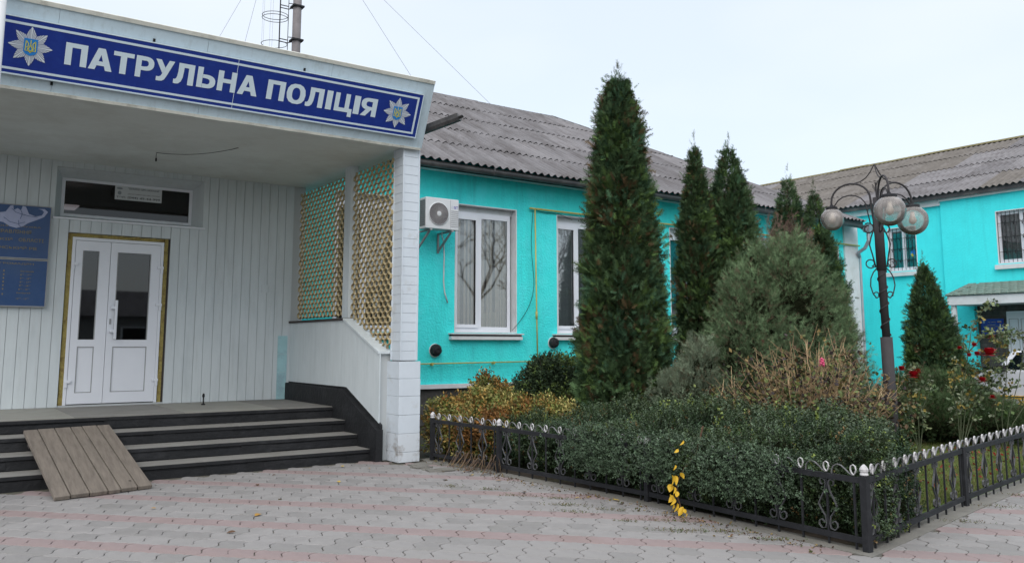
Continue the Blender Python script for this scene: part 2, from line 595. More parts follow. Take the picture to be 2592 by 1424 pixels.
def leaves(name, P, D, S, T, C, m, parent, rng, kind=None, label=None, roll=None, cjit=0.12):
    """P centres, D directions, S sizes, T template of triangles (t,3,3) with y along the shoot"""
    P = np.asarray(P, float)
    D = np.asarray(D, float)
    D = D / (np.linalg.norm(D, axis=1)[:, None] + 1e-9)
    A = rng.normal(size=D.shape) if roll is None else roll
    X = np.cross(D, A)
    X /= (np.linalg.norm(X, axis=1)[:, None] + 1e-9)
    Z = np.cross(X, D)
    n = len(P)
    t = T.reshape(-1, 3)
    V = (P[:, None, :] + S[:, None, None] * (t[None, :, 0:1] * X[:, None, :] + t[None, :, 1:2] * D[:, None, :] + t[None, :, 2:3] * Z[:, None, :]))
    k = len(t)
    V = V.reshape(-1, 3)
    F = np.arange(len(V)).reshape(-1, 3)
    Cc = np.repeat(C * (1 + rng.normal(0, cjit, (n, 1))), k, axis=0)
    Cc = np.clip(Cc, 0.002, 1)
    me = np_mesh(name, V, F, m, Cc)
    return put(name, me, parent, kind, label)


def tri(*p):
    return list(p)


def frond(nb=5, w=0.045, spread=0.34, seed=0):
    """flat conifer spray: axis and side branchlets as slim triangles"""
    r = random.Random(seed)
    T = [[(-w * 0.5, 0, 0), (w * 0.5, 0, 0), (0, 1, 0.05)]]
    for i in range(nb):
        y = 0.12 + 0.75 * i / nb
        L = spread * (1 - 0.55 * i / nb)
        for sgn in (-1, 1):
            yy = y + r.uniform(-0.03, 0.03)
            z = r.uniform(-0.08, 0.08)
            T.append([(0, yy - w * 0.7, 0), (0, yy + w * 0.9, 0), (sgn * L, yy + L * 0.75, z)])
    return np.array(T, float)


def plume(nb=7, seed=0):
    r = random.Random(seed)
    T = [[(-0.015, 0, 0), (0.015, 0, 0), (0, 1, 0)]]
    for i in range(nb):
        y = 0.05 + 0.8 * i / nb
        L = 0.27 * (1 - 0.4 * i / nb)
        a = r.uniform(0, 6.28)
        for k in range(2):
            q = a + k * math.pi + r.uniform(-.4, .4)
            c, s_ = math.cos(q), math.sin(q)
            T.append([(0, y - .022, 0), (0, y + .022, 0), (c * L, y + L * 1.1, s_ * L)])
    return np.array(T, float)


def twigleaves(n=9, lw=0.13, ll=0.30, seed=0, spread=1.0):
    """little twig with n oval leaves, each two triangles"""
    r = random.Random(seed)
    T = []
    for i in range(n):
        y = 0.1 + 0.9 * i / n
        q = r.uniform(0, 6.28)
        d = Vector((math.cos(q) * spread, r.uniform(0.3, 1.0), math.sin(q) * spread)).normalized()
        a = d.orthogonal().normalized()
        a = Matrix.Rotation(r.uniform(0, 6.28), 3, d) @ a
        b = Vector((0, y, 0))
        m1 = b + d * ll * 0.5 + a * lw
        m2 = b + d * ll * 0.5 - a * lw
        e = b + d * ll
        nn = d.cross(a) * 0.02
        T.append([tuple(b), tuple(m1 + nn), tuple(e)])
        T.append([tuple(b), tuple(e), tuple(m2 + nn)])
    return np.array(T, float)


def lump(P, seed, scale):
    r = np.random.default_rng(seed)
    o = np.zeros(len(P))
    for i in range(7):
        k = r.normal(size=3) * scale * (1 + 0.45 * i)
        o += np.sin(P @ k + r.uniform(0, 6.28)) / (1 + 0.35 * i)
    return o / 2.6


# ================================================================ GROUND
g = MB()
g.quad((-400, -400, -0.02), (900, -400, -0.02), (900, 900, -0.02), (-400, 900, -0.02))
g.put('ground', M_ASPH, kind='structure')
g = MB()
g.poly([(-9, -6, -0.012), (13.5, -6, -0.012), (13.5, 4.95, -0.012), (8.14, 4.12, -0.012), (5.72, 3.62, -0.012), (5.56, 9.9, -0.012), (5.2, 10.6, -0.012), (-9, 10.6, -0.012)])
pave = g.put('pavement', M_JOINT, kind='structure')
g = MB()
g.poly([(5.60, 3.72, -0.006), (8.14, 4.22, -0.006), (12.0, 4.86, -0.006), (17.4, 5.6, -0.006), (18, 14, -0.006), (5.3, 14, -0.006), (5.3, 10.2, -0.006), (5.6, 9.8, -0.006)])
soil = g.put('garden_bed', M_SOIL, kind='structure')
g = MB()
g.poly([(7.0, 4.05, 0.004), (8.14, 4.28, 0.004), (12.0, 4.92, 0.004), (17.2, 5.6, 0.004), (15.6, 9.2, 0.004), (12.6, 8.4, 0.004), (10.2, 7.0, 0.004), (8.0, 5.4, 0.004)])
lawn = g.put('lawn', M_LAWN, kind='structure')

# concrete edging under the fence
kb = MB()
kpts = [(5.52, 10.0), (5.60, 8.4), (5.72, 6.06), (5.66, 3.60), (8.17, 4.06), (13.4, 4.95)]
kin = [(5.68, 10.0), (5.76, 8.4), (5.90, 6.06), (5.84, 3.80), (8.12, 4.27), (13.4, 5.17)]
for i in range(len(kpts) - 1):
    a, b, c, d = kpts[i], kpts[i + 1], kin[i + 1], kin[i]
    kb.hexa([(a[0], a[1], -.05), (b[0], b[1], -.05), (c[0], c[1], -.05), (d[0], d[1], -.05), (a[0], a[1], .006), (b[0], b[1], .006), (c[0], c[1], .008), (d[0], d[1], .008)][::1])
kb.put('kerb', M_CONC, kind='structure')

# ---- paving stones: wavy interlocking blocks
PU = Vector((0.688, -0.725, 0))
PN = Vector((0.725, 0.688, 0))
CL, CW = 0.2115, 0.2325


def paver_outline(seed):
    r = random.Random(seed)
    gp = 0.0035
    L, Wd = CL - gp * 2, CW - gp * 2
    pts = []
    # bottom edge (wave), right edge (S), top edge, left edge, all tiling by translation

    def ew(t):
        return 0.008 * math.sin(t * 4 * math.pi + 0.6)

    def es(t):
        return 0.025 * math.sin(t * 2 * math.pi)
    for i in range(8):
        t = i / 8
        pts.append((t * L + es(0), ew(t)))
    for i in range(8):
        t = i / 8
        pts.append((L + es(t), t * Wd + ew(1)))
    for i in range(8):
        t = 1 - i / 8
        pts.append((t * L + es(1), Wd + ew(t)))
    for i in range(8):
        t = 1 - i / 8
        pts.append((es(t), t * Wd + ew(0)))
    return [(x - L / 2 + r.uniform(-.0012, .0012), y - Wd / 2 + r.uniform(-.0012, .0012)) for x, y in pts]


def paver_mesh(seed, m):
    o = paver_outline(seed)
    k = len(o)
    V = []
    for (x, y) in o:
        V.append((x, y, -0.011))
    for (x, y) in o:
        V.append((x, y, -0.004))
    for (x, y) in o:
        V.append((x * 0.955, y * 0.962, 0.0))
    F = []
    for i in range(k):
        j = (i + 1) % k
        F.append((i, j, k + j, k + i))
        F.append((k + i, k + j, 2 * k + j, 2 * k + i))
    F.append(tuple(range(2 * k, 3 * k)))
    me = bpy.data.meshes.new('paving_stone')
    me.from_pydata(V, [], F)
    me.materials.append(m)
    me.update()
    return me


pm = {'g': [paver_mesh(i, M_PAVG) for i in range(4)] + [paver_mesh(i + 9, M_PAVG2) for i in range(2)], 'r': [paver_mesh(i + 20, M_PAVR) for i in range(3)]}
Cc = np.array([0, 0, 1.5])
_y, _p = R(35.087), R(7.206)
fw = np.array([math.sin(_y) * math.cos(_p), math.cos(_y) * math.cos(_p), math.sin(_p)])
rg = np.array([math.cos(_y), -math.sin(_y), 0])
upv = np.cross(rg, fw)


def seen(P, mg=0.04):
    d = np.asarray(P, float) - Cc
    w = d @ fw
    if w < 0.3:
        return None
    x = 0.5 + 0.8192 * (d @ rg) / w
    y = (603.7 / 1424) - 1.4911 * (d @ upv) / w
    if -mg < x < 1 + mg and -mg < y < 1 + mg:
        return w
    return None


def paved(x, y):
    # left of the fence and in front of the steps, or right of the side fence
    fx = np.interp(y, [3.6, 6.06, 8.4, 10], [5.66, 5.72, 5.60, 5.52]) + .09
    if y > 3.72:
        if x < fx and y < 10.18 and not (x > 5.05 and y > 9.75):
            return True
        if x > 5.6:
            lim = 3.66 + (x - 5.70) * 0.2008 if x < 8.14 else 4.15 + (x - 8.14) * 0.172
            return y < lim + 0.02 and x > 5.7
        return False
    lim = 3.66 + (x - 5.70) * 0.2008 if x < 8.14 else 4.15 + (x - 8.14) * 0.172
    if x > 5.55 and y > lim + 0.02:
        return False
    return True


cells = []
for k in range(-30, 40):
    for i in range(-60, 60):
        nn = 6.640 + (k + 0.5) * CW
        uu = (i + 0.5) * CL + 0.09
        p = PN * nn + PU * uu
        if not (-1.5 < p.x < 12.5 and 0.5 < p.y < 10.4):
            continue
        w = seen((p.x, p.y, 0), 0.10)
        if w is None or not paved(p.x, p.y):
            continue
        cells.append((w, p.x, p.y, k % 4 == 0))
cells.sort()
rp = random.Random(3)
ang = math.atan2(PU.y, PU.x)
far = MB()
for idx, (w, x, y, red) in enumerate(cells):
    me = rp.choice(pm['r'] if red else pm['g'])
    rz = ang + rp.uniform(-.006, .006)
    tx, ty = rp.uniform(-.008, .008), rp.uniform(-.008, .008)
    z = rp.uniform(-0.0015, 0.0015)
    x += rp.uniform(-.0015, .0015)
    y += rp.uniform(-.0015, .0015)
    if idx < 300:
        instance('paving_stone', me, pave, (x, y, z), (tx, ty, rz))
    else:
        n0 = len(far.v)
        c, s_ = math.cos(rz), math.sin(rz)
        for v in me.vertices:
            far.v.append((x + v.co.x * c - v.co.y * s_, y + v.co.x * s_ + v.co.y * c, z + v.co.z + tx * v.co.y - ty * v.co.x))
        mi = 2 if red else (1 if me in pm['g'][4:] else 0)
        for f in me.polygons:
            far.f.append(tuple(n0 + q for q in f.vertices))
            far.mi.append(mi)
far.put('paving_stones', [M_PAVG, M_PAVG2, M_PAVR], pave, kind='stuff')

# broken concrete patch between the column and the fence
rc = random.Random(5)
for i in range(11):
    cx, cy = rc.uniform(5.08, 5.55), rc.uniform(8.9, 9.85)
    k = rc.randint(4, 6)
    r0 = rc.uniform(0.08, 0.15)
    a0 = rc.uniform(0, 6)
    pts = [(cx + r0 * rc.uniform(.7, 1.1) * math.cos(a0 + 6.283 * j / k), cy + r0 * 1.3 * rc.uniform(.7, 1.1) * math.sin(a0 + 6.283 * j / k), 0.0) for j in range(k)]
    pts = [(p[0], p[1], 0.002 + 0.0018 * i) for p in pts]
    q = MB()
    q.prism([(p[0], p[1], p[2] - 0.012) for p in pts], (0, 0, 0.012))
    q.put('broken_slab', M_CONC, pave)

# ================================================================ ENTRANCE PORCH
YW = 13.5       # back wall of the porch
ZP = 0.62       # porch floor
ZS = 4.14       # soffit
porch = thing('entrance_porch', 'white clad police station entrance porch with deep canopy and honeycomb screen', 'building', (2.6, 13.5, 0))
# back wall behind the planks (groove colour) with openings
q = MB()
q.box(-0.9, 1.46, YW, YW + 0.45, ZP - 0.6, 4.3)
q.box(1.46, 1.655, YW, YW + 0.45, ZP - 0.6, 3.31)
q.box(1.655, 3.065, YW, YW + 0.45, 3.11, 3.31)
q.box(1.655, 3.065, YW, YW + 0.45, 0, ZP + 0.03)
q.box(3.065, 3.53, YW, YW + 0.45, ZP - 0.6, 3.31)
q.box(1.46, 3.53, YW, YW + 0.45, 4.05, 4.3)
q.box(3.53, 5.2, YW, YW + 0.45, ZP - 0.6, 4.3)
q.put('wall', M_SIDEJ, porch)
PITCH = 0.139


def planks_x(x0, x1, z0, z1):
    k0 = math.floor(x0 / PITCH)
    x = k0 * PITCH
    while x < x1 - 0.01:
        a, b = max(x + 0.003, x0), min(x + PITCH - 0.003, x1)
        if b - a > 0.02:
            q = MB()
            j = random.uniform(0, 0.003)
            q.box(a, b, YW - 0.014 - j, YW + 0.004, z0, z1)
            q.put('siding_plank', M_SIDING, porch)
        x += PITCH


planks_x(-0.6, 1.46, ZP + 0.01, ZS)
planks_x(1.46, 1.655, ZP + 0.01, 3.30)
planks_x(1.655, 3.065, 3.115, 3.30)
planks_x(3.065, 3.53, ZP + 0.01, 3.30)
planks_x(1.46, 3.53, 4.055, ZS)
planks_x(3.53, 5.0, ZP + 0.01, ZS)
# transom recess: sloping liner boards
q = MB()
o = [(1.46, 3.31), (3.53, 3.31), (3.53, 4.05), (1.46, 4.05)]
i_ = [(1.565, 3.375), (3.42, 3.375), (3.42, 3.945), (1.565, 3.945)]
for k in range(4):
    a, b = o[k], o[(k + 1) % 4]
    c, d = i_[(k + 1) % 4], i_[k]
    q.quad((a[0], YW - 0.012, a[1]), (b[0], YW - 0.012, b[1]), (c[0], YW + 0.26, c[1]), (d[0], YW + 0.26, d[1]))
q.put('transom_liner', M_SIDING, porch)
q = MB()
q.box(1.565, 3.42, YW + 0.25, YW + 0.30, 3.375, 3.415)
q.box(1.565, 3.42, YW + 0.25, YW + 0.30, 3.905, 3.945)
q.box(1.565, 1.61, YW + 0.25, YW + 0.30, 3.415, 3.905)
q.box(3.375, 3.42, YW + 0.25, YW + 0.30, 3.415, 3.905)
tf = q.put('transom_frame', M_PVC, porch)
box('pane', (1.61, 3.375, YW + 0.275, YW + 0.281, 3.415, 3.905), M_GLASST, tf)
q = MB()
q.box(1.44, 3.56, YW - 0.05, YW - 0.014, 3.295, 3.318)
q.put('transom_sill', M_PVC, porch)
# dark hall behind
q = MB()
hx0, hx1, hy0, hy1, hz0, hz1 = 0.6, 4.6, YW + 0.452, YW + 4.5, ZP, 4.28
q.quad((hx0, hy1, hz0), (hx1, hy1, hz0), (hx1, hy1, hz1), (hx0, hy1, hz1))
q.quad((hx0, hy0, hz0), (hx0, hy1, hz0), (hx0, hy1, hz1), (hx0, hy0, hz1))
q.quad((hx1, hy0, hz0), (hx1, hy1, hz0), (hx1, hy1, hz1), (hx1, hy0, hz1))
q.quad((hx0, hy0, hz0), (hx1, hy0, hz0), (hx1, hy1, hz0), (hx0, hy1, hz0))
q.quad((hx0, hy0, hz1), (hx1, hy0, hz1), (hx1, hy1, hz1), (hx0, hy1, hz1))
q.put('hall', M_ROOM, porch)
# foam strip round the door
rr_ = random.Random(11)


def foam(x0, x1, z0, z1, vert):
    q = MB()
    n = 22
    for i in range(n):
        if vert:
            a, b = z0 + (z1 - z0) * i / n, z0 + (z1 - z0) * (i + 1) / n
            q.box(x0 + rr_.uniform(0, .012), x1, YW + 0.018 - rr_.uniform(0, .012), YW + 0.06, a, b)
        else:
            a, b = x0 + (x1 - x0) * i / n, x0 + (x1 - x0) * (i + 1) / n
            q.box(a, b, YW + 0.018 - rr_.uniform(0, .012), YW + 0.06, z0, z1 - rr_.uniform(0, .012))
    q.put('foam_strip', M_YFOAM, porch)


foam(1.660, 1.722, ZP + 0.03, 3.105, True)
foam(2.975, 3.035, ZP + 0.03, 3.105, True)
foam(1.722, 2.975, 3.05, 3.11, False)
q = MB()
q.box(3.036, 3.064, YW + 0.02, YW + 0.06, ZP + 0.03, 3.10)
q.put('raw_reveal', M_DARKWOOD, porch)
# door frame and two leaves
q = MB()
q.box(1.722, 1.765, YW - 0.005, YW + 0.07, ZP + 0.03, 3.05)
q.box(2.935, 2.975, YW - 0.005, YW + 0.07, ZP + 0.03, 3.05)
q.box(1.765, 2.935, YW - 0.005, YW + 0.07, 3.005, 3.05)
q.put('door_frame', M_PVC, porch, bevel=0.003)


def leaf_door(x0, x1, gx0, gx1, lab):
    y0, y1 = YW + 0.0, YW + 0.06
    q = MB()
    z0, z1 = ZP + 0.045, 3.0
    for b in ((x0, gx0, z0, z1), (gx1, x1, z0, z1), (gx0, gx1, 2.86, z1), (gx0, gx1, 1.475, 1.575), (gx0, gx1, z0, 0.82)):
        q.box(b[0], b[1], y0, y1, b[2], b[3])
    d = q.put('door', M_PVC, porch, label=lab)
    box('pane', (gx0, gx1, YW + 0.03, YW + 0.036, 1.575, 2.86), M_GLASSD, d)
    box('panel', (gx0, gx1, YW + 0.012, YW + 0.04, 0.82, 1.475), M_PVC, d)
    q = MB()
    gk = 0.012
    for b in ((gx0, gx0 + gk, .82, 1.475), (gx1 - gk, gx1, .82, 1.475), (gx0 + gk, gx1 - gk, .82, .82 + gk), (gx0 + gk, gx1 - gk, 1.475 - gk, 1.475)):
        q.box(b[0], b[1], YW + 0.002, YW + 0.012, b[2], b[3])
    for b in ((gx0, gx0 + gk, 1.575, 2.86), (gx1 - gk, gx1, 1.575, 2.86)):
        q.box(b[0], b[1], YW + 0.004, YW + 0.03, b[2], b[3])
    q.put('beading', M_GREYP, d)
    return d


dl = leaf_door(1.770, 2.232, 1.865, 2.085, 'narrow left door leaf with a slim glass pane')
dr = leaf_door(2.238, 2.932, 2.330, 2.800, 'wide right door leaf with a long pull handle')
for d, xs, zs in ((dl, 1.765, (2.66, 0.98)), (dr, 2.935, (2.66, 2.10, 0.98))):
    for z in zs:
        q = MB()
        sg = 1 if d is dl else -1
        q.box(xs - 0.045, xs + 0.045, YW - 0.028, YW - 0.006, z - 0.02, z + 0.02)
        q.box(xs - sg * 0.02 - 0.02, xs - sg * 0.02 + 0.02, YW - 0.024, YW - 0.006, z - 0.085, z - 0.02)
        q.put('hinge', M_PVC, d, bevel=0.003)
q = MB()
q.box(2.322, 2.358, YW - 0.095, YW - 0.06, 1.58, 2.15)
q.box(2.27, 2.345, YW - 0.085, YW - 0.004, 2.02, 2.06)
q.box(2.27, 2.345, YW - 0.085, YW - 0.004, 1.68, 1.72)
q.put('handle', M_PVC, dr, bevel=0.006)
q = MB()
q.box(2.268, 2.292, YW - 0.006, YW + 0.002, 1.80, 1.88)
q.put('keyhole_plate', M_GREYP, dr)
# soffit, roof of the canopy
q = MB()
q.hexa([(-0.6, 9.90, ZS), (5.36, 9.90, ZS), (5.36, YW + 0.5, ZS), (-0.6, YW + 0.5, ZS), (-0.6, 9.55, 4.90), (5.36, 9.55, 4.90), (5.36, YW + 0.5, 4.90), (-0.6, YW + 0.5, 4.90)])
q.put('canopy_slab', M_SOFFIT, porch)
FB = Vector((0, 9.80, 4.137))
FT = Vector((0, 9.44, 4.985))
FU = (FT - FB).normalized()
FNV = Vector((1, 0, 0)).cross(FU).normalized()     # pointing to the street


def F(x, s, d=0.0):
    p = FB + FU * s + FNV * d
    return (x, p.y, p.z)


def fbox(q, x0, x1, s0, s1, d0, d1):
    q.hexa([F(x0, s0, d1), F(x1, s0, d1), F(x1, s0, d0), F(x0, s0, d0), F(x0, s1, d1), F(x1, s1, d1), F(x1, s1, d0), F(x0, s1, d0)])


FL = (FT - FB).length
# the fascia is made of metal cassettes
for k, (a, b) in enumerate(((-0.55, 0.95), (0.953, 2.45), (2.453, 3.95), (3.953, 5.375))):
    q = MB()
    fbox(q, a, b, 0.0, FL - 0.05, -0.06, 0.0)
    q.put('fascia_panel', M_FASCIA, porch)
q = MB()
fbox(q, -0.55, 5.385, FL - 0.05, FL - 0.005, -0.10, 0.014)
q.put('top_trim', M_TRIM, porch)
q = MB()
n = 14
for i in range(n):
    a, b = -0.55 + i * 5.92 / n, -0.55 + (i + 1) * 5.92 / n
    fbox(q, a, b - 0.002, -0.028 - random.uniform(0, .006), 0.0, -0.06, 0.010 + random.uniform(0, .004))
q.put('bottom_trim', M_TRIM, porch)
q = MB()
q.m = 0
q.prism([F(5.376, 0, 0.0), F(5.376, FL - 0.05, 0.0), (5.376, YW + 0.3, 4.94), (5.376, YW + 0.3, ZS)], (0.012, 0, 0))
q.put('side_fascia', M_FASCIA, porch)
# screw heads and dark bits on the fascia
for x, s_ in ((1.88, 0.735), (3.60, 0.735), (0.95, 0.09)):
    q = MB()
    fbox(q, x - 0.012, x + 0.012, s_ - 0.018, s_ + 0.018, 0.0, 0.012)
    q.put('bolt', M_DARK, porch)
# column: narrow coursed shaft on a wider tiled base
z = 1.295
k = 0
while z < ZS - 0.02:
    z1 = min(z + 0.1235, ZS)
    q = MB()
    j = random.uniform(-.0015, .0015)
    q.box(5.160 + j, 5.392 + j, 9.872 - j, 10.14, z + 0.004, z1)
    q.put('facing_strip', M_TILEW, porch, bevel=0.002)
    z = z1
q = MB()
q.box(5.168, 5.384, 9.88, 10.132, 1.29, ZS)
q.put('column_core', M_SIDEJ, porch)
for (x, y) in ((5.158, 9.870), (5.394, 9.870), (5.158, 10.142)):
    q = MB()
    q.box(x - 0.009, x + 0.009, y - 0.009, y + 0.009, 1.30, ZS - 0.003)
    q.put('corner_bead', M_TILEW, porch)
z = 0.0
hts = [0.13, 0.235, 0.235, 0.24, 0.225, 0.225]
for h in hts:
    q = MB()
    j = random.uniform(-.002, .002)
    q.box(5.135 + j, 5.445 + j, 9.85 - j, 10.34, z, z + h - 0.005)
    q.put('base_tile', M_TILEBASE if z < 0.3 else M_TILEW, porch, bevel=0.003)
    z += h
q = MB()
q.box(5.142, 5.438, 9.857, 10.33, 0.0, 1.285)
q.put('base_core', M_SIDEJ, porch)
# intermediate post of the screen
box('screen_post', (5.08, 5.20, 11.38, 11.60, 1.83, ZS), M_SIDING, porch, bevel=0.004)

# side parapet clad with narrow planks on a black plinth
PX = 5.0


def ptop(y):
    return 1.85 if y > 11.35 else 1.85 - (11.35 - y) * 0.395


def pbot(y):
    return 0.91 if y > 11.2 else 0.91 - (11.2 - y) * 0.405


q = MB()
q.prism([(PX + 0.014, YW, 0), (PX + 0.014, 10.2, 0), (PX + 0.014, 10.2, ptop(10.2)), (PX + 0.014, 11.35, 1.85), (PX + 0.014, YW, 1.85)], (0.17, 0, 0))
q.put('parapet', M_SIDEJ, porch)
y = YW - 0.005
while y > 10.2:
    a, b = y, max(y - 0.096, 10.15)
    q = MB()
    b2_ = b + 0.004
    q.prism([(PX, a, pbot(a)), (PX, b2_, pbot(b2_)), (PX, b2_, ptop(b2_)), (PX, a, ptop(a))], (0.014 + random.uniform(0, .002), 0, 0))
    q.put('parapet_plank', M_SIDING, porch)
    y = b
q = MB()
q.prism([(PX - 0.06, YW - 0.02, ZP - 0.1), (PX - 0.06, YW - 0.02, 0.89), (PX - 0.06, 11.24, 0.87), (PX - 0.06, 10.10, 0.40), (PX - 0.06, 10.10, 0.0), (PX - 0.06, 11.5, 0.0)], (0.10, 0, 0))
q.prism([(PX + 0.04, YW - 0.02, 0.0), (PX + 0.04, YW - 0.02, 0.915), (PX + 0.04, 11.2, 0.91), (PX + 0.04, 10.12, 0.465), (PX + 0.04, 10.12, 0.0)], (-0.036, 0, 0))
q.put('black_plinth', M_BLACKP, porch)
q = MB()
q.hexa([(PX - 0.03, 11.33, 1.852), (PX + 0.20, 11.33, 1.852), (PX + 0.20, YW - 0.02, 1.852), (PX - 0.03, YW - 0.02, 1.852), (PX - 0.03, 11.33, 1.885), (PX + 0.20, 11.33, 1.885), (PX + 0.20, YW - 0.02, 1.885), (PX - 0.03, YW - 0.02, 1.885)])
q.put('parapet_cap', M_DARKWOOD, porch)
q = MB()
q.hexa([(PX - 0.02, 10.16, ptop(10.16) + 0.002), (PX + 0.19, 10.16, ptop(10.16) + 0.002), (PX + 0.19, 11.33, 1.852), (PX - 0.02, 11.33, 1.852),
        (PX - 0.02, 10.16, ptop(10.16) + 0.03), (PX + 0.19, 10.16, ptop(10.16) + 0.03), (PX + 0.19, 11.33, 1.88), (PX - 0.02, 11.33, 1.88)])
q.put('sloping_cap', M_SIDING, porch)

# honeycomb screen: bent strips standing side by side
PV, PYS, DXS = 0.145, 0.146, 0.034


def screen_strip(yc, zb, zt, flip):
    pts = []
    h = PV
    k = 0
    z = math.floor(zb / h) * h
    prof = [(0.0, 1), (0.28, 1), (0.5, -1), (0.78, -1)]
    while z < zt + h:
        for (t, sgn) in prof:
            pts.append((yc + (sgn if not flip else -sgn) * PYS * 0.235, z + t * h))
        z += h
    pts = [p for p in pts if zb <= p[1] <= zt]
    if len(pts) < 2:
        return
    q = MB()
    q.strip([(5.135, p[0], p[1]) for p in pts], (1, 0, 0), DXS, 0.010)
    q.put('screen_strip', M_SCREEN, porch)


for (y0, y1) in ((11.63, YW - 0.03), (10.17, 11.36)):
    nY = int((y1 - y0) / (PYS / 2))
    for i in range(nY + 1):
        yc = y0 + i * PYS / 2
        zb = ptop(yc) + 0.035
        screen_strip(yc, zb, 4.055, i % 2 == 1)

# steps
steps = thing('entrance_steps', 'four wide black-edged concrete steps up to the entrance platform', 'steps', (2.2, 11, 0))
NY = [10.28, 10.67, 11.09, 11.52]
ZN = [0.150, 0.306, 0.463, 0.62]
rs = random.Random(21)
for k in range(4):
    y0 = NY[k]
    zt = ZN[k]
    # riser built of rough patches
    q = MB()
    y1 = NY[k + 1] if k < 3 else YW + 0.02
    zb = ZN[k - 1] if k else -0.03
    q.box(-0.9, PX - 0.06, y0 + 0.012, y1 + 0.05, zb - 0.001, zt - 0.022)
    q.put('riser', M_BLACKP, steps)
    q = MB()
    x = -0.9
    while x < PX - 0.1:
        L = rs.uniform(0.15, 0.6)
        x2 = min(x + L, PX - 0.06)
        d = rs.uniform(0.0, 0.010)
        q.box(x, x2, y0 + 0.002 - d + 0.004, y0 + 0.012, zb + rs.uniform(0, .02), zt - 0.045 - rs.uniform(0, 0.03))
        x = x2
    q.put('patched_render', M_BLACKP, steps)
    q = MB()
    q.box(-0.9, PX - 0.06, y0 - 0.012, y0 + 0.05, zt - 0.045, zt - 0.004)
    q.put('nosing', M_BLACKP, steps, bevel=0.004)
    q = MB()
    q.box(-0.9, PX - 0.062, y0 - 0.004, y1 + 0.04, zt - 0.022, zt)
    q.put('tread' if k < 3 else 'platform_bed', M_TREAD, steps)
xs = [-0.9, 0.35, 1.62, 2.9, 4.15, PX - 0.063]
for i in range(5):
    q = MB()
    q.box(xs[i] + 0.003, xs[i + 1] - 0.003, NY[3] + 0.002, YW - 0.016, ZN[3], ZN[3] + 0.006 + 0.001 * (i % 2))
    q.put('platform_slab', M_PLAT if i % 2 else M_TREAD, steps)

# sign board
sign = thing('police_sign', 'long blue sign with white lettering and two silver star badges on the canopy', 'sign', (2.8, 9.4, 4.6))
D0 = 0.012
q = MB()
fbox(q, -0.03, 5.232, 0.140, 0.706, D0, 0.045)
q.put('board', M_BLUE, sign)
q = MB()
fbox(q, -0.04, 5.244, 0.124, 0.140, D0 - 0.004, 0.050)
fbox(q, -0.04, 5.244, 0.706, 0.716, D0 - 0.004, 0.048)
fbox(q, 5.232, 5.244, 0.140, 0.706, D0 - 0.004, 0.048)
q.put('frame', M_LETTER, sign)
q = MB()
fbox(q, 0.0, 5.186, 0.640, 0.665, 0.045, 0.048)
fbox(q, 0.0, 5.186, 0.174, 0.198, 0.045, 0.048)
fbox(q, 5.161, 5.186, 0.198, 0.640, 0.045, 0.048)
q.put('border_line', M_LETTER, sign)
q = MB()
fbox(q, 2.801, 2.805, 0.142, 0.704, 0.045, 0.0505)
q.put('board_joint', M_LETTER, sign)


def glyph(body, x0, x1, s0, s1, fn, m, name, parent, off=0.0, ext=0.003, sx=1.0, curve_kw=None):
    """one glyph (or word) of the built-in font fitted to a box on a surface; fn(x,s,d) gives the place"""
    cu = bpy.data.curves.new('glyph', 'FONT')
    cu.body = body
    cu.offset = off
    cu.resolution_u = 4
    ob = bpy.data.objects.new('glyph', cu)
    COL.objects.link(ob)
    dg = bpy.context.evaluated_depsgraph_get()
    me = bpy.data.meshes.new_from_object(ob.evaluated_get(dg))
    bpy.data.objects.remove(ob)
    bpy.data.curves.remove(cu)
    if not len(me.vertices):
        return None
    xs_ = [v.co.x for v in me.vertices]
    ys_ = [v.co.y for v in me.vertices]
    ax, bx, ay, by = min(xs_), max(xs_), min(ys_), max(ys_)
    for v in me.vertices:
        u = (v.co.x - ax) / (bx - ax)
        w = (v.co.y - ay) / (by - ay)
        v.co = Vector(fn(x0 + u * (x1 - x0), s0 + w * (s1 - s0), ext))
    me.materials.clear()
    me.materials.append(m)
    me.name = name
    return put(name, me, parent)


def ring_pts(cx, cy, rx, ry, a0, a1, n=14, e=2.35):
    o = []
    for i in range(n + 1):
        a = R(a0 + (a1 - a0) * i / n)
        c, d = math.cos(a), math.sin(a)
        o.append((cx + rx * math.copysign(abs(c) ** (2 / e), c), cy + ry * math.copysign(abs(d) ** (2 / e), d)))
    return o


def ring(cx, cy, rx, ry, ix, iy, a0, a1):
    A, B_ = ring_pts(cx, cy, rx, ry, a0, a1), ring_pts(cx, cy, ix, iy, a0, a1)
    return [[A[i], A[i + 1], B_[i + 1], B_[i]] for i in range(len(A) - 1)]


def rc_(x0, x1, y0, y1):
    return [(x0, y0), (x1, y0), (x1, y1), (x0, y1)]


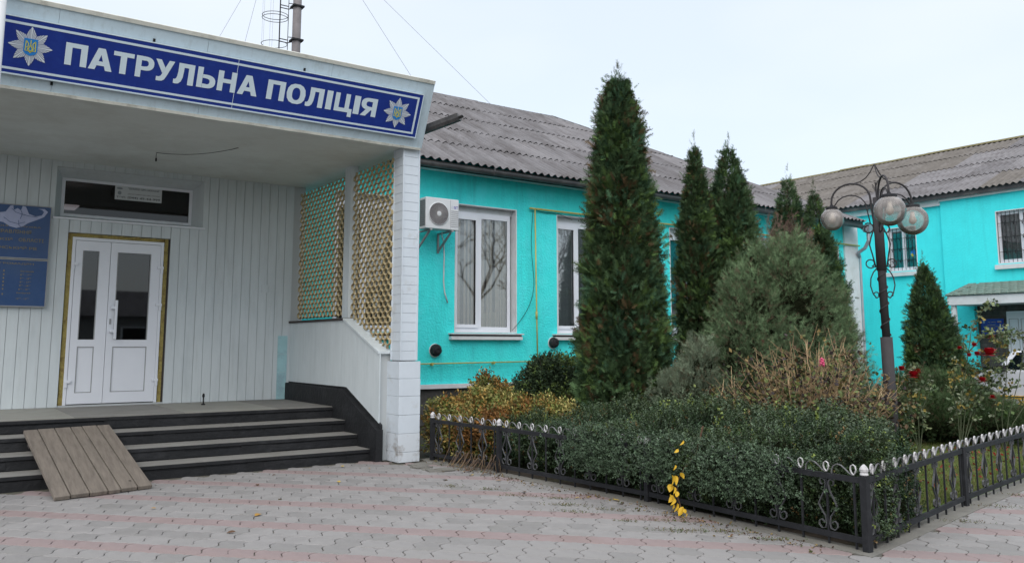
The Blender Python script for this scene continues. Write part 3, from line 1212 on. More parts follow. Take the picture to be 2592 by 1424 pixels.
BOWL = [rc_(.30, .50, .80, 1), rc_(.30, .50, .34, .52)] + ring(.50, .67, .50, .33, .19, .14, -90, 90)
GL = {
    'П': [rc_(0, .30, 0, 1), rc_(.70, 1, 0, 1), rc_(.30, .70, .80, 1)],
    'А': [[(0, 0), (.28, 0), (.345, .20), (.41, .40), (.5, .70), (.5, 1), (.35, 1)], [(1, 0), (.72, 0), (.655, .20), (.59, .40), (.5, .70), (.5, 1), (.65, 1)], [(.345, .20), (.655, .20), (.59, .40), (.41, .40)]],
    'Т': [rc_(0, 1, .80, 1), rc_(.345, .655, 0, .80)],
    'Р': [rc_(0, .30, 0, 1)] + BOWL,
    'Я': [rc_(.70, 1, 0, 1)] + [[(1 - x, y) for x, y in p] for p in BOWL] + [[(0, 0), (.34, 0), (.64, .34), (.32, .36)]],
    'Ь': [rc_(0, .29, 0, 1)] + [[(x, .66 - (y - .34)) for x, y in p] for p in BOWL],
    'Н': [rc_(0, .29, 0, 1), rc_(.71, 1, 0, 1), rc_(.29, .71, .42, .62)],
    'І': [rc_(0, 1, 0, 1)],
    'О': ring(.5, .5, .5, .5, .215, .31, 0, 360),
    'Ц': [rc_(0, .245, .19, 1), rc_(.575, .82, .34, 1), rc_(.245, .575, .19, .36), [(.575, .19), (1, .19), (1, .36), (.82, .36), (.82, .34), (.575, .34)], rc_(.78, 1, 0, .19)],
    'Л': [rc_(.71, 1, 0, 1), [(.20, 1), (.20, .58), (.175, .36), (.13, .24), (.07, .20), (0, .205), (0, 0), (.10, -.015), (.26, .01), (.38, .12), (.45, .33), (.475, .60), (.48, .80), (.71, .80), (.71, 1)]],
    'У': [[(.71, 1), (1, 1), (.63, .24), (.54, .09), (.42, .015), (.28, 0), (.10, 0), (.10, .195), (.24, .195), (.33, .24), (.38, .32), (.40, .36)], [(0, 1), (.29, 1), (.555, .62), (.41, .355)]],
}
for ch, a, b, s0, s1 in (('П', 1.037, 1.245, .317, .548), ('А', 1.262, 1.493, .317, .548), ('Т', 1.496, 1.700, .317, .548), ('Р', 1.722, 1.908, .317, .548),
                         ('У', 1.920, 2.118, .313, .548), ('Л', 2.122, 2.337, .315, .548), ('Ь', 2.372, 2.577, .317, .548), ('Н', 2.601, 2.811, .317, .548),
                         ('А', 2.833, 3.066, .317, .548), ('П', 3.178, 3.394, .315, .546), ('О', 3.417, 3.653, .308, .553), ('Л', 3.662, 3.884, .311, .546),
                         ('І', 3.922, 3.999, .312, .546), ('Ц', 4.036, 4.276, .260, .543), ('І', 4.293, 4.373, .312, .543), ('Я', 4.392, 4.608, .311, .543)):
    q = MB()
    for p in GL[ch]:
        q.poly([F(a + x * (b - a), s0 + y * (s1 - s0), 0.0485) for x, y in p])
    q.put('letter', M_LETTER, sign)


def badge(cx, cs, rad):
    q = MB()
    N = 8
    per = 8
    for t in range(N):
        a0 = t * 2 * math.pi / N + math.pi / 2
        for j in range(per):
            u0, u1 = j / per, (j + 1) / per
            for h in range(2):
                v0 = u0 + (u1 - u0) * (0.5 * h)
                v1 = u0 + (u1 - u0) * (0.5 * h + 0.5)

                def rr(v):
                    d = abs(v - 0.5) * 2
                    return rad * (1.0 - 0.42 * d ** 0.85)
                aa = a0 + (v0 - 0.5) * 2 * math.pi / N
                bb = a0 + (v1 - 0.5) * 2 * math.pi / N
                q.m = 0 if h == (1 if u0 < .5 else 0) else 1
                mid = rr((v0 + v1) / 2)
                q.poly([F(cx + 0.04 * math.cos(aa), cs + 0.04 * math.sin(aa), 0.0495), F(cx + rr(v0) * math.cos(aa), cs + rr(v0) * math.sin(aa), 0.0495),
                        F(cx + rr(v1) * math.cos(bb), cs + rr(v1) * math.sin(bb), 0.0495), F(cx + 0.04 * math.cos(bb), cs + 0.04 * math.sin(bb), 0.0495)])
    st = q.put('star_badge', [M_SILVER, M_SILVERD], sign)
    q = MB()
    w = 0.062
    pts = [(-w, 0.078), (w, 0.078), (w, -0.055), (w * 0.72, -0.078), (0, -0.096), (-w * 0.72, -0.078), (-w, -0.055)]
    q.prism([F(cx + x, cs + s_, 0.0500) for x, s_ in pts][::-1], FNV * 0.003)
    q.put('shield', M_SHIELD, st)
    # trident of thin strips
    q = MB()
    lines = [[(-.042, .055), (-.046, -.045), (.0, -.045), (.046, -.045), (.042, .055)],
             [(-.042, .055), (-.020, .028), (-.022, -.008), (-.038, -.012)], [(.042, .055), (.020, .028), (.022, -.008), (.038, -.012)],
             [(0, .066), (0, .020), (.008, -.004), (.018, -.020), (.0, -.066), (-.018, -.020), (-.008, -.004), (0, .020)],
             [(-.024, -.018), (-.024, -.045), (0, -.056), (.024, -.045), (.024, -.018)]]
    for ln in lines:
        q.strip([F(cx + x, cs + s_, 0.0545) for x, s_ in ln], FNV, 0.002, 0.0085)
    q.put('trident', M_GOLD, st)


badge(0.721, 0.436, 0.200)
badge(4.906, 0.420, 0.198)

# pale pipe at the left end of the canopy
q = MB()
q.tube([(0.425, 9.28, 0.0), (0.425, 9.28, 6.5)], 0.045, 12)
tag(q.put('pole', M_ACW, smooth=True), 'pale round pole standing before the left end of the canopy', 'pole')

# dark gutter stub poking out past the canopy
q = MB()
a, b = Vector((5.36, 9.98, 4.36)), Vector((5.72, 9.36, 4.52))
dd = (b - a).normalized()
sd = dd.cross(Vector((0, 0, 1))).normalized()
uu_ = sd.cross(dd)
pro = [(-0.06, 0.05), (-0.055, -0.01), (-0.03, -0.045), (0.03, -0.045), (0.055, -0.01), (0.06, 0.05), (0.05, 0.05), (0.0, 0.02), (-0.05, 0.05)]
q.prism([tuple(a + sd * x + uu_ * y) for x, y in pro], dd * (b - a).length)
q.prism([tuple(b + sd * x + uu_ * y) for x, y in ((0.02, -0.03), (0.06, -0.01), (0.06, 0.0), (0.02, -0.018))], dd * 0.07)
tag(q.put('gutter_stub', M_GUTTER), 'broken dark gutter end sticking out beyond the canopy corner', 'gutter')
box('back_flashing', (5.40, 5.43, 9.95, 10.2, 4.30, 4.72), M_GUTTER, porch)

# information boards on the left
M_IB = mat('board_navy', (0.018, 0.065, 0.19), 0.3, 0.1, 6, stain=(0.04, 0.08, 0.16), ss=3, sa=0.6)
M_IBT = mat('board_gold_text', (0.24, 0.20, 0.10), 0.5)
M_IBW = mat('board_emblem_white', (0.38, 0.42, 0.60), 0.5, 0.1, 8)


def board_fn(y):
    return lambda x, s, d: (x, y - d, s)


ib1 = thing('information_board', 'navy board with white winged emblem and gold lettering, upper of two left of the door', 'sign', (0.8, 13.4, 3.0), 'navy boards left of the door')
box('panel', (0.14, 1.41, 13.42, 13.45, 2.70, 3.43), M_IB, ib1)
q = MB()
for b in ((0.13, 1.42, 13.415, 13.452, 2.685, 2.70), (0.13, 1.42, 13.415, 13.452, 3.43, 3.442), (1.41, 1.42, 13.415, 13.452, 2.70, 3.43)):
    q.box(*b)
q.put('edge_trim', M_GREYP, ib1)
em = [(0.30, 3.22), (0.48, 3.26), (0.60, 3.30), (0.78, 3.31), (0.86, 3.33), (0.91, 3.415), (0.945, 3.425), (0.955, 3.36), (1.0, 3.39), (1.04, 3.36), (1.06, 3.425), (1.10, 3.415), (1.14, 3.32),
      (1.22, 3.29), (1.30, 3.31), (1.325, 3.36), (1.30, 3.39), (1.25, 3.40), (1.33, 3.405), (1.375, 3.365), (1.33, 3.29), (1.24, 3.24), (1.14, 3.19), (1.08, 3.14), (1.0, 3.11), (0.92, 3.13), (0.84, 3.18), (0.70, 3.20), (0.5, 3.18)]
q = MB()
q.prism([(x, 13.419, z) for x, z in em], (0, -0.003, 0))
q.put('emblem', M_IBW, ib1)
for (ln) in ([(0.93, 3.38), (0.98, 3.33), (1.05, 3.31), (1.14, 3.29), (1.25, 3.28)], [(0.84, 3.25), (0.92, 3.19), (1.02, 3.17), (1.10, 3.20)], [(1.02, 3.22), (1.03, 3.15), (1.07, 3.12)], [(1.045, 3.36), (1.06, 3.31), (1.04, 3.24)]):
    q = MB()
    q.strip([(x, 13.4135, z) for x, z in ln], (0, 1, 0), 0.002, 0.006)
    q.put('emblem_line', M_IB, ib1)
F1 = board_fn(13.419)
for body, x0, x1, z0, z1 in (('ПРИКОРДОННА СЛУЖБА', 0.45, 1.30, 3.118, 3.148), ('УПРАВЛІННЯ', 0.72, 1.185, 3.035, 3.085), ('ВІННИЦЬКІЙ', 0.42, 0.965, 2.925, 2.975), ('ОБЛАСТІ', 1.04, 1.345, 2.925, 2.975), ('ГАЛЬЧИНСЬКИЙ РВ', 0.50, 1.265, 2.815, 2.865)):
    glyph(body, x0, x1, z0, z1, F1, M_IBT, 'lettering', ib1, off=0.008, ext=0.002)
ib2 = thing('information_board', 'navy board with gold timetable of reception hours, lower of two left of the door', 'sign', (0.8, 13.4, 2.3), 'navy boards left of the door')
box('panel', (0.14, 1.41, 13.42, 13.45, 2.035, 2.665), M_IB, ib2)
q = MB()
for b in ((0.13, 1.42, 13.415, 13.452, 2.02, 2.035), (0.13, 1.42, 13.415, 13.452, 2.665, 2.678), (1.41, 1.42, 13.415, 13.452, 2.035, 2.665)):
    q.box(*b)
q.put('edge_trim', M_GREYP, ib2)
for body, x0, x1, z0, z1 in (('ПРИЙОМ ГРОМАДЯН', 0.48, 1.245, 2.60, 2.635), ('Вихідний', 1.09, 1.25, 2.50, 2.525), ('8°° - 17°°', 1.09, 1.225, 2.45, 2.475), ('9°° - 18°°', 1.09, 1.225, 2.40, 2.425), ('8°° - 17°°', 1.09, 1.225, 2.35, 2.375),
                             ('9°° - 18°°', 1.085, 1.22, 2.30, 2.325), ('8°° - 15°°', 1.08, 1.215, 2.25, 2.275), ('Вихідний', 1.06, 1.225, 2.20, 2.222), ('12°° - 13°°', 1.06, 1.21, 2.12, 2.145)):
    glyph(body, x0, x1, z0, z1, F1, M_IBT, 'lettering', ib2, off=0.008, ext=0.002)
for k in range(7):
    glyph('1', 0.885, 0.90, 2.50 - k * 0.05 - (0.02 if k == 6 else 0), 2.522 - k * 0.05 - (0.02 if k == 6 else 0), F1, M_IBT, 'lettering', ib2, off=0.008, ext=0.002)
# notice in the transom
M_PAPER = mat('notice_paper', (0.55, 0.58, 0.60), 0.7)
M_INK = mat('notice_ink', (0.02, 0.03, 0.035), 0.7)
nt_ = thing('notice', 'white paper phone notice stuck inside the dark window over the door', 'notice', (2.6, 13.77, 3.8))
box('sheet', (2.285, 2.96, 13.766, 13.768, 3.695, 3.918), M_PAPER, nt_)
F2 = board_fn(13.7655)
for body, x0, x1, z0, z1 in (('"БЕМІШ GPS UKRAINE"', 2.47, 2.93, 3.862, 3.892), ('ДЕПАРТАМЕНТ ДАІ МВС УКРАЇНИ', 2.47, 2.93, 3.785, 3.806), ('тел: (044) 49-44-999', 2.31, 2.935, 3.712, 3.756)):
    glyph(body, x0, x1, z0, z1, F2, M_INK, 'lettering', nt_, off=0.008, ext=0.0005)
q = MB()
q.poly([(2.35 + 0.028 * math.cos(a * 0.7), 13.765, 3.80 + 0.03 * math.sin(a * 0.7)) for a in range(9)])
q.poly([(2.35 + 0.045 * math.cos(a * 0.7), 13.765, 3.868 + 0.017 * math.sin(a * 0.7)) for a in range(9)])
q.put('print', mat('faded_print', (0.25, 0.28, 0.30), 0.7), nt_)
# small things in the porch
lm = mat('lit_panel', (0.9, 0.85, 0.8), 0.5)
lm.node_tree.nodes['Principled BSDF'].inputs['Emission Color'].default_value = (1, 0.85, 0.8, 1)
lm.node_tree.nodes['Principled BSDF'].inputs['Emission Strength'].default_value = 1.2
q2 = MB()
q2.box(1.86, 2.08, 15.8, 16.35, 3.84, 3.86)
tag(q2.put('ceiling_lamp', lm), 'lit flat ceiling lamp seen through the window over the door', 'lamp')
q = MB()
q.lathe([(0.028, 0), (0.03, 0.012), (0.011, 0.02), (0.010, 0.10), (0.018, 0.12), (0.017, 0.15), (0.008, 0.165)], (3.49, 12.86, ZP + 0.008), 10)
tag(q.put('floor_bolt', M_DARK, smooth=True), 'short rusty iron stub standing on the platform by the door', 'bolt')
q = MB()
pts = [(3.35, 11.2, ZS - 0.004)]
for i in range(1, 14):
    t = i / 14
    pts.append((3.35 - 0.84 * t, 11.2 + 0.94 * t, ZS - 0.008 - 0.05 * math.sin(math.pi * t)))
pts += [(2.51, 12.14, ZS - 0.003), (2.51, 12.145, ZS - 0.05), (2.51, 12.14, ZS - 0.08)]
q.tube(pts, 0.004, 5)
q.tube([(2.51, 12.14, ZS - 0.08), (2.51, 12.14, ZS - 0.125)], 0.011, 8)
tag(q.put('hanging_cable', M_DARK), 'thin loose cable with a black lamp holder hanging from the porch ceiling', 'cable')
q = MB()
q.box(4.800, 4.955, YW - 0.032, YW - 0.016, ZP + 0.01, 1.645)
cb_ = thing('corner_board', 'pale turquoise tiled strip standing in the porch corner', 'board', (4.88, 13.48, ZP))
M_AQ = mat('aqua_tile', (0.36, 0.58, 0.62), 0.4, 0.06, 4, stain=(0.22, 0.27, 0.36), ss=1.6, sa=0.7)
for a, b in ((ZP + 0.008, 1.06), (1.063, 1.35), (1.353, 1.645)):
    box('tile', (4.800, 4.955, YW - 0.032, YW - 0.0175, a, b), M_AQ, cb_)
q = MB()
q.box(4.50, 4.60, YW - 0.022, YW - 0.016, 2.34, 2.47)
q.box(4.62, 4.70, YW - 0.022, YW - 0.016, 2.35, 2.46)
tag(q.put('cover_plate', M_SIDING), 'flat white square cover plates on the white siding', 'cover plate')

# plank ramp on the steps
ramp_ = thing('plank_ramp', 'weathered ramp of six wooden planks lying on the steps', 'ramp', (1.6, 9.4, 0))
A0, A1 = Vector((1.185, 9.375, 0.042)), Vector((2.120, 9.590, 0.042))
B0, B1 = Vector((1.050, 11.15, 0.540)), Vector((1.975, 11.355, 0.540))
fr_ = [0, 0.155, 0.345, 0.53, 0.665, 0.845, 1.0]
nr = (A1 - A0).cross(B0 - A0).normalized()
if nr.z < 0:
    nr = -nr
for i in range(6):
    g0, g1 = fr_[i] + (0.006 if i else 0), fr_[i + 1] - (0.006 if i < 5 else 0)
    e0, e1 = random.uniform(-.006, .006), random.uniform(-.006, .006)
    c = [A0.lerp(A1, g0), A0.lerp(A1, g1), B0.lerp(B1, g1), B0.lerp(B1, g0)]
    ax = (B0 - A0).normalized()
    c[0] += ax * e0
    c[1] += ax * e0
    c[2] += ax * e1
    c[3] += ax * e1
    dn = -nr * 0.038
    q = MB()
    q.hexa([tuple(p + dn) for p in c] + [tuple(p) for p in c])
    q.put('plank', M_WOOD, ramp_, bevel=0.003)
for t in (0.12, 0.8):
    a, b = A0.lerp(B0, t) - nr * 0.04, A1.lerp(B1, t) - nr * 0.04
    q = MB()
    ax = (B0 - A0).normalized() * 0.05
    q.hexa([tuple(a - ax - nr * 0.02), tuple(b - ax - nr * 0.02), tuple(b + ax - nr * 0.02), tuple(a + ax - nr * 0.02), tuple(a - ax), tuple(b - ax), tuple(b + ax), tuple(a + ax)])
    if t > 0.5:
        q.put('batten', M_DARKWOOD, ramp_)
q = MB()
q.lathe([(0.014, 0), (0.012, 0.004)], tuple(A0.lerp(A1, 0.80).lerp(B0.lerp(B1, 0.80), 0.09) + nr * 0.001), 8)
q.put('nail', M_DARK, ramp_)

# ================================================================ TURQUOISE BUILDING
YT = 14.0
tb = thing('turquoise_building', 'long single-storey turquoise building with grey corrugated hipped roof', 'building', (14, 17, 0))
WX = [(5.95, 7.42), (8.47, 9.95), (11.0, 12.48), (14.39, 15.87), (17.0, 18.45), (19.7, 21.13)]
WZ0, WZ1 = 1.735, 4.27
XE = 21.98
q = MB()
x = 5.2
for a, b in WX:
    q.box(x, a, YT, YT + 0.35, 0.76, 5.15)
    q.box(a, b, YT, YT + 0.35, 0.76, WZ0)
    q.box(a, b, YT, YT + 0.35, WZ1, 5.15)
    x = b
q.box(x, XE, YT, YT + 0.35, 0.76, 5.15)
q.box(XE - 0.35, XE, YT + 0.35, 27, 0.0, 5.15)
q.put('wall', M_TURQ, tb)
box('plinth', (5.2, XE, YT + 0.02, YT + 0.3, 0, 0.68), M_STONE, tb)
box('plinth_ledge', (5.2, XE + 0.02, YT - 0.07, YT + 0.3, 0.68, 0.76), M_WHITE, tb)
# corner pilaster
box('pilaster', (21.37, 22.02, YT - 0.05, YT + 0.3, 0.0, 4.92), M_WHITE, tb)
# room behind
q = MB()
a, b, c, d, e, f = 5.3, XE - 0.4, YT + 0.36, YT + 4, 0.8, 4.6
q.quad((a, d, e), (b, d, e), (b, d, f), (a, d, f))
q.quad((a, c, e), (b, c, e), (b, d, e), (a, d, e))
q.quad((a, c, f), (b, c, f), (b, d, f), (a, d, f))
for xx in (a, 8.0, 10.5, 13.4, 16.4, b):
    q.quad((xx, c, e), (xx, d, e), (xx, d, f), (xx, c, f))
q.put('rooms', M_ROOM, tb)


def window(a, b, style):
    w = MB()
    t = 0.02
    # plastered reveal
    w.box(a - 0.002, a + t, YT - 0.006, YT + 0.2, WZ0, WZ1)
    w.box(b - t, b + 0.002, YT - 0.006, YT + 0.2, WZ0, WZ1)
    w.box(a + t, b - t, YT - 0.004, YT + 0.2, WZ1 - t, WZ1)
    w.box(a + t, b - t, YT - 0.002, YT + 0.2, WZ0, WZ0 + t)
    wo_ = w.put('window', M_WHITE, tb)
    fy0, fy1 = YT + 0.13, YT + 0.19
    q = MB()
    fa, fb, fz0, fz1 = a + t, b - 0.075, WZ0 + t, 4.14
    m0, m1 = fa + (fb - fa) * 0.42, fa + (fb - fa) * 0.49
    q.box(fa, fa + 0.06, fy0, fy1, fz0, fz1)
    q.box(fb - 0.07, fb, fy0, fy1, fz0, fz1)
    q.box(fa + 0.06, fb - 0.07, fy0, fy1, fz0, fz0 + 0.10)
    q.box(fa + 0.06, fb - 0.07, fy0, fy1, fz1 - 0.11, fz1)
    q.box(m0, m1, fy0, fy1, fz0 + 0.10, fz1 - 0.11)
    q.put('frame', M_PVC, wo_)
    # opening sash, slightly proud
    q = MB()
    s0, s1, sz0, sz1 = fa + 0.045, m0 + 0.02, fz0 + 0.08, fz1 - 0.09
    q.box(s0, s0 + 0.06, fy0 - 0.022, fy0 - 0.001, sz0, sz1)
    q.box(s1 - 0.065, s1, fy0 - 0.022, fy0 - 0.001, sz0, sz1)
    q.box(s0 + 0.06, s1 - 0.065, fy0 - 0.022, fy0 - 0.001, sz0, sz0 + 0.065)
    q.box(s0 + 0.06, s1 - 0.065, fy0 - 0.022, fy0 - 0.001, sz1 - 0.065, sz1)
    q.put('sash', M_PVC, wo_)
    box('pane', (fa + 0.06, m0, fy0 + 0.02, fy0 + 0.026, fz0 + 0.10, fz1 - 0.11), M_GLASS, wo_)
    box('pane', (m1, fb - 0.07, fy0 + 0.02, fy0 + 0.026, fz0 + 0.10, fz1 - 0.11), M_GLASS, wo_)
    box('head_board', (fa, b - t, fy0 + 0.02, fy1, fz1, WZ1 - t), M_WHITE, wo_)
    # lower frame extension
    # sill
    box('sill_slab', (a - 0.12, b + 0.08, YT - 0.10, YT + 0.0, 1.60, 1.665), M_WHITE, wo_)
    box('sill_flashing', (a - 0.14, b + 0.10, YT - 0.125, YT + 0.13, 1.70, 1.725), M_ACW, wo_)
    box('sill_bed', (a - 0.11, b + 0.07, YT - 0.08, YT + 0.0, 1.665, 1.70), M_DARKWOOD, wo_)
    # blinds: vertical slats
    by = YT + 0.225
    if style == 'beige':
        x = fa + 0.05
        k = 0
        while x < fb - 0.05:
            gap = random.uniform(0.075, 0.14) if (x - fa) / (fb - fa) < 0.75 else 0.06
            turn = random.uniform(0.05, 0.085)
            q = MB()
            q.hexa([(x, by, 1.8), (x + turn, by + 0.02, 1.8), (x + turn + 0.002, by + 0.021, 1.8), (x + 0.002, by - 0.001, 1.8),
                    (x, by, 4.1), (x + turn, by + 0.02, 4.1), (x + turn + 0.002, by + 0.021, 4.1), (x + 0.002, by - 0.001, 4.1)])
            q.put('blind_slat', M_BLIND, wo_)
            x += gap
    elif style == 'grey':
        x = fa + 0.03
        while x < fb:
            q = MB()
            q.box(x, x + 0.084, by, by + 0.002, 1.8, 4.1)
            q.prism([(x, by, 1.8), (x + 0.084, by + 0.02, 1.8), (x + 0.084, by + 0.022, 1.8), (x, by + 0.002, 1.8)], (0, 0, 2.3))
            q.put('blind_slat', M_BLINDG, wo_)
            x += 0.088
    else:
        q = MB()
        xx = np.linspace(fa, fb, 40)
        for i in range(39):
            y0_, y1_ = by + 0.03 * math.sin(i * 1.1), by + 0.03 * math.sin((i + 1) * 1.1)
            q.quad((xx[i], y0_, 1.8), (xx[i + 1], y1_, 1.8), (xx[i + 1], y1_, 4.1), (xx[i], y0_, 4.1))
        q.put('net_curtain', mat('net_curtain', (0.45, 0.45, 0.44), 0.9), wo_)
    return wo_


for (a, b), st in zip(WX, ('beige', 'beige', 'grey', 'net', 'net', 'grey')):
    window(a, b, st)
# things on the window sill of the first visible window
box('cardboard_box', (9.24, 9.80, YT + 0.24, YT + 0.29, 1.78, 2.16), mat('cream_card', (0.50, 0.46, 0.34), 0.8), None)
tag(bpy.data.objects['cardboard_box'], 'cream card box standing inside the first white window', 'box')

# gutter and roof
gu = MB()
n0 = []
for i in range(9):
    t = math.pi * i / 8
    n0.append((math.cos(t) * 0.075, -math.sin(t) * 0.085))
poly = n0 + [(x * 0.9, y * 0.9) for x, y in n0[::-1]]


def gy(x):
    return 4.885 - max(0, (x - 14)) * 0.008


for (xa, xb) in ((5.2, 9.0), (9.0, 13.0), (13.0, 17.2), (17.2, 21.55)):
    gu.hexa
    A = [(xa, 13.47 + u, gy(xa) + w) for u, w in poly]
    B = [(xb, 13.47 + u, gy(xb) + w) for u, w in poly]
    n1 = len(gu.v)
    gu.v += A + B
    k = len(poly)
    for i in range(k):
        j = (i + 1) % k
        gu.f.append((n1 + i, n1 + k + i, n1 + k + j, n1 + j))
        gu.mi.append(0)
gu.poly([(21.55, 13.47 + u, gy(21.55) + w) for u, w in n0])
gu.poly([(5.2, 13.47 + u, gy(5.2) + w) for u, w in n0][::-1])
gu.put('gutter', M_GUTTER, tb)
for x in (9.0, 11.35, 13.0, 17.2):
    q = MB()
    q.strip([(x, 13.392 + 0.0, 4.93), (x, 13.39, 4.86), (x, 13.42, 4.80), (x, 13.47, 4.785), (x, 13.52, 4.80), (x, 13.555, 4.88)], (1, 0, 0), 0.025, 0.006)
    q.put('gutter_bracket', M_GUTTER, tb)
box('eave_board', (5.2, 21.7, 13.56, 13.60, 4.80, 4.955), M_GUTTER, tb)
box('eave_soffit', (5.2, 21.7, 13.60, 14.0, 4.86, 4.88), M_SIDING, tb)


def corr(x0, x1, o, e, s_, L, clip, m, parent, pitch=0.172, amp=0.026, lift=0.0, name='roof_sheet', spw=8):
    """corrugated sheet: o origin at eave, e unit along eave, s_ unit up the slope; x0..x1 along eave; clip(x)->max length"""
    o, e, s_ = Vector(o), Vector(e), Vector(s_)
    nn = e.cross(s_).normalized()
    if nn.z < 0:
        nn = -nn
    n = max(2, int((x1 - x0) / pitch * spw))
    V, Fc = [], []
    cols = []
    for i in range(n + 1):
        x = x0 + (x1 - x0) * i / n
        h = amp * math.sin(2 * math.pi * x / pitch)
        a0, a1 = L
        lim = clip(x)
        if lim <= a0 + 0.02:
            cols.append(None)
            continue
        a1 = min(a1, lim)
        b = len(V)
        for (aa, lf) in ((a0, lift + 0.026), (a1, lift)):
            for th in (0.0, -0.008):
                V.append(tuple(o + e * x + s_ * aa + nn * (h + lf + th)))
        cols.append(b)
    for i in range(n):
        a, b = cols[i], cols[i + 1]
        if a is None or b is None:
            continue
        Fc.append((a, b, b + 2, a + 2))
        Fc.append((a + 1, a + 3, b + 3, b + 1))
        Fc.append((a, a + 1, b + 1, b))
        Fc.append((a + 2, b + 2, b + 3, a + 3))
    if not Fc:
        return
    me = bpy.data.meshes.new(name)
    me.from_pydata(V, [], Fc)
    me.materials.append(m)
    me.update()
    return put(name, me, parent)


TH = math.atan(0.55)
ED = (1, 0, 0)
SD = (0, math.cos(TH), math.sin(TH))
LR = 6.3 / math.cos(TH)
rr3 = random.Random(8)
rows = [(-0.03, 1.45), (1.38, 2.9), (2.83, 4.35), (4.28, 5.8), (5.73, LR)]
for ri, (a, b) in enumerate(rows):
    x = 4.6
    while x < 21.7:
        x2 = min(x + 1.032, 21.72)
        m = rr3.choice([M_ROOF, M_ROOF, M_ROOF2])
        corr(x, x2, (0, 13.5, 4.965), ED, SD, (a + rr3.uniform(-.02, .02), b), lambda xx: min(LR, (21.75 - xx) / math.cos(TH)), m, tb, lift=rr3.uniform(0, .010))
        x = x2
# hip end sheets and back slope
E2, S2 = (0, 1, 0), (-math.cos(TH), 0, math.sin(TH))
x = 13.5
while x < 26:
    corr(x, min(x + 2.06, 26.1), (21.75, 0, 4.965), E2, S2, (0, 7.2), lambda yy: max(0, min(yy - 13.5, 26.1 - yy) / math.cos(TH)), M_ROOF, tb, spw=6)
    x += 2.06
q = MB()
zr = 4.96 + 0.55 * 6.3
q.quad((4.6, 19.82, zr - 0.04), (15.45, 19.82, zr - 0.04), (21.7, 26.1, 4.9), (4.6, 26.1, 4.9))
q.put('back_slope', M_ROOF, tb)
# ridge and hip caps in overlapping pieces
x = 4.6
while x < 15.3:
    x2 = min(x + 1.15, 15.5)
    q = MB()
    s_ = rr3.uniform(-.01, .02)
    q.prism([(x, 19.62, zr - 0.085 + s_), (x, 19.8, zr + 0.035 + s_), (x, 19.98, zr - 0.085 + s_), (x, 19.98, zr - 0.105 + s_), (x, 19.8, zr + 0.012 + s_), (x, 19.62, zr - 0.105 + s_)], (x2 - x + 0.05, 0, 0.0))
    q.put('ridge_cap', M_GUTTER if rr3.random() < .4 else M_ROOF, tb)
    x = x2
H0, H1 = Vector((21.72, 13.53, 4.99)), Vector((15.45, 19.8, zr + 0.02))
nh = 8
hd = (H1 - H0).normalized()
hs = Vector((1, 1, 0)).normalized()
for i in range(nh):
    a, b = H0.lerp(H1, i / nh), H0.lerp(H1, (i + 1.04) / nh)
    q = MB()
    up_ = Vector((0, 0, 0.012 + 0.01 * (i % 2)))
    q.hexa([tuple(a - hs * .10 - Vector((0, 0, .03))), tuple(a + hs * .10 - Vector((0, 0, .03))), tuple(b + hs * .10 - Vector((0, 0, .03))), tuple(b - hs * .10 - Vector((0, 0, .03))),
            tuple(a - hs * .02 + up_), tuple(a + hs * .02 + up_), tuple(b + hs * .02 + up_), tuple(b - hs * .02 + up_)])
    q.put('hip_cap', M_GUTTER if i % 3 == 1 else M_ROOF, tb)
# rainwater head and downpipe at the corner
q = MB()
q.tube([(21.50, 13.47, 4.76), (21.72, 13.47, 4.70)], 0.05, 8)
q.hexa([(21.70, 13.38, 4.66), (21.88, 13.38, 4.66), (21.88, 13.56, 4.66), (21.70, 13.56, 4.66), (21.64, 13.33, 4.86), (21.94, 13.33, 4.86), (21.94, 13.61, 4.86), (21.64, 13.61, 4.86)])
q.tube([(21.79, 13.47, 4.68), (21.79, 13.47, 4.42), (21.80, 13.60, 4.22), (21.88, 13.86, 4.12), (22.03, 13.93, 4.02)], 0.05, 10)
q.tube([(22.06, 13.93, 4.06), (22.06, 13.93, 0.1)], 0.035, 8)
q.put('downpipe', M_ZINC, tb)


# vents: black ribbed domes
def vent(x, z, r, lab):
    t = thing('wall_vent', lab, 'vent', (x, YT - 0.0, z), 'black round wall vents')
    q = MB()
    q.lathe([(r * 1.12, -0.0), (r * 1.14, -0.012), (r * 1.02, -0.02)], (x, YT, z), 24, 'y')
    q.put('back_plate', M_WHITE, t, smooth=False)
    q = MB()
    q.lathe([(r * 0.98, -0.02), (r * 0.96, -0.07), (r * 0.80, -0.105), (r * 0.5, -0.12), (r * 0.48, -0.135), (r * 0.3, -0.14), (r * .28, -.13), (0.01, -0.13)], (x, YT, z), 24, 'y')
    q.put('cap', M_IRON, t, smooth=False)
    q = MB()
    for i in range(20):
        a = math.radians(200) + math.radians(-230) * i / 19 + math.pi
        c, s2 = math.cos(a), math.sin(a)
        q.strip([(x + c * r * 1.03, YT - 0.02, z - s2 * r * 1.03), (x + c * r * 1.03, YT - 0.075, z - s2 * r * 1.03), (x + c * r * .83, YT - .112, z - s2 * r * .83)], (-s2, 0, -c), 0.008, 0.006)
    q.put('ribs', M_GUTTER, t)


vent(8.04, 1.395, 0.115, 'round black wall vent low on the wall beside the white column')
vent(10.87, 1.54, 0.110, 'round black wall vent below the second window, half beside the tall thuja')

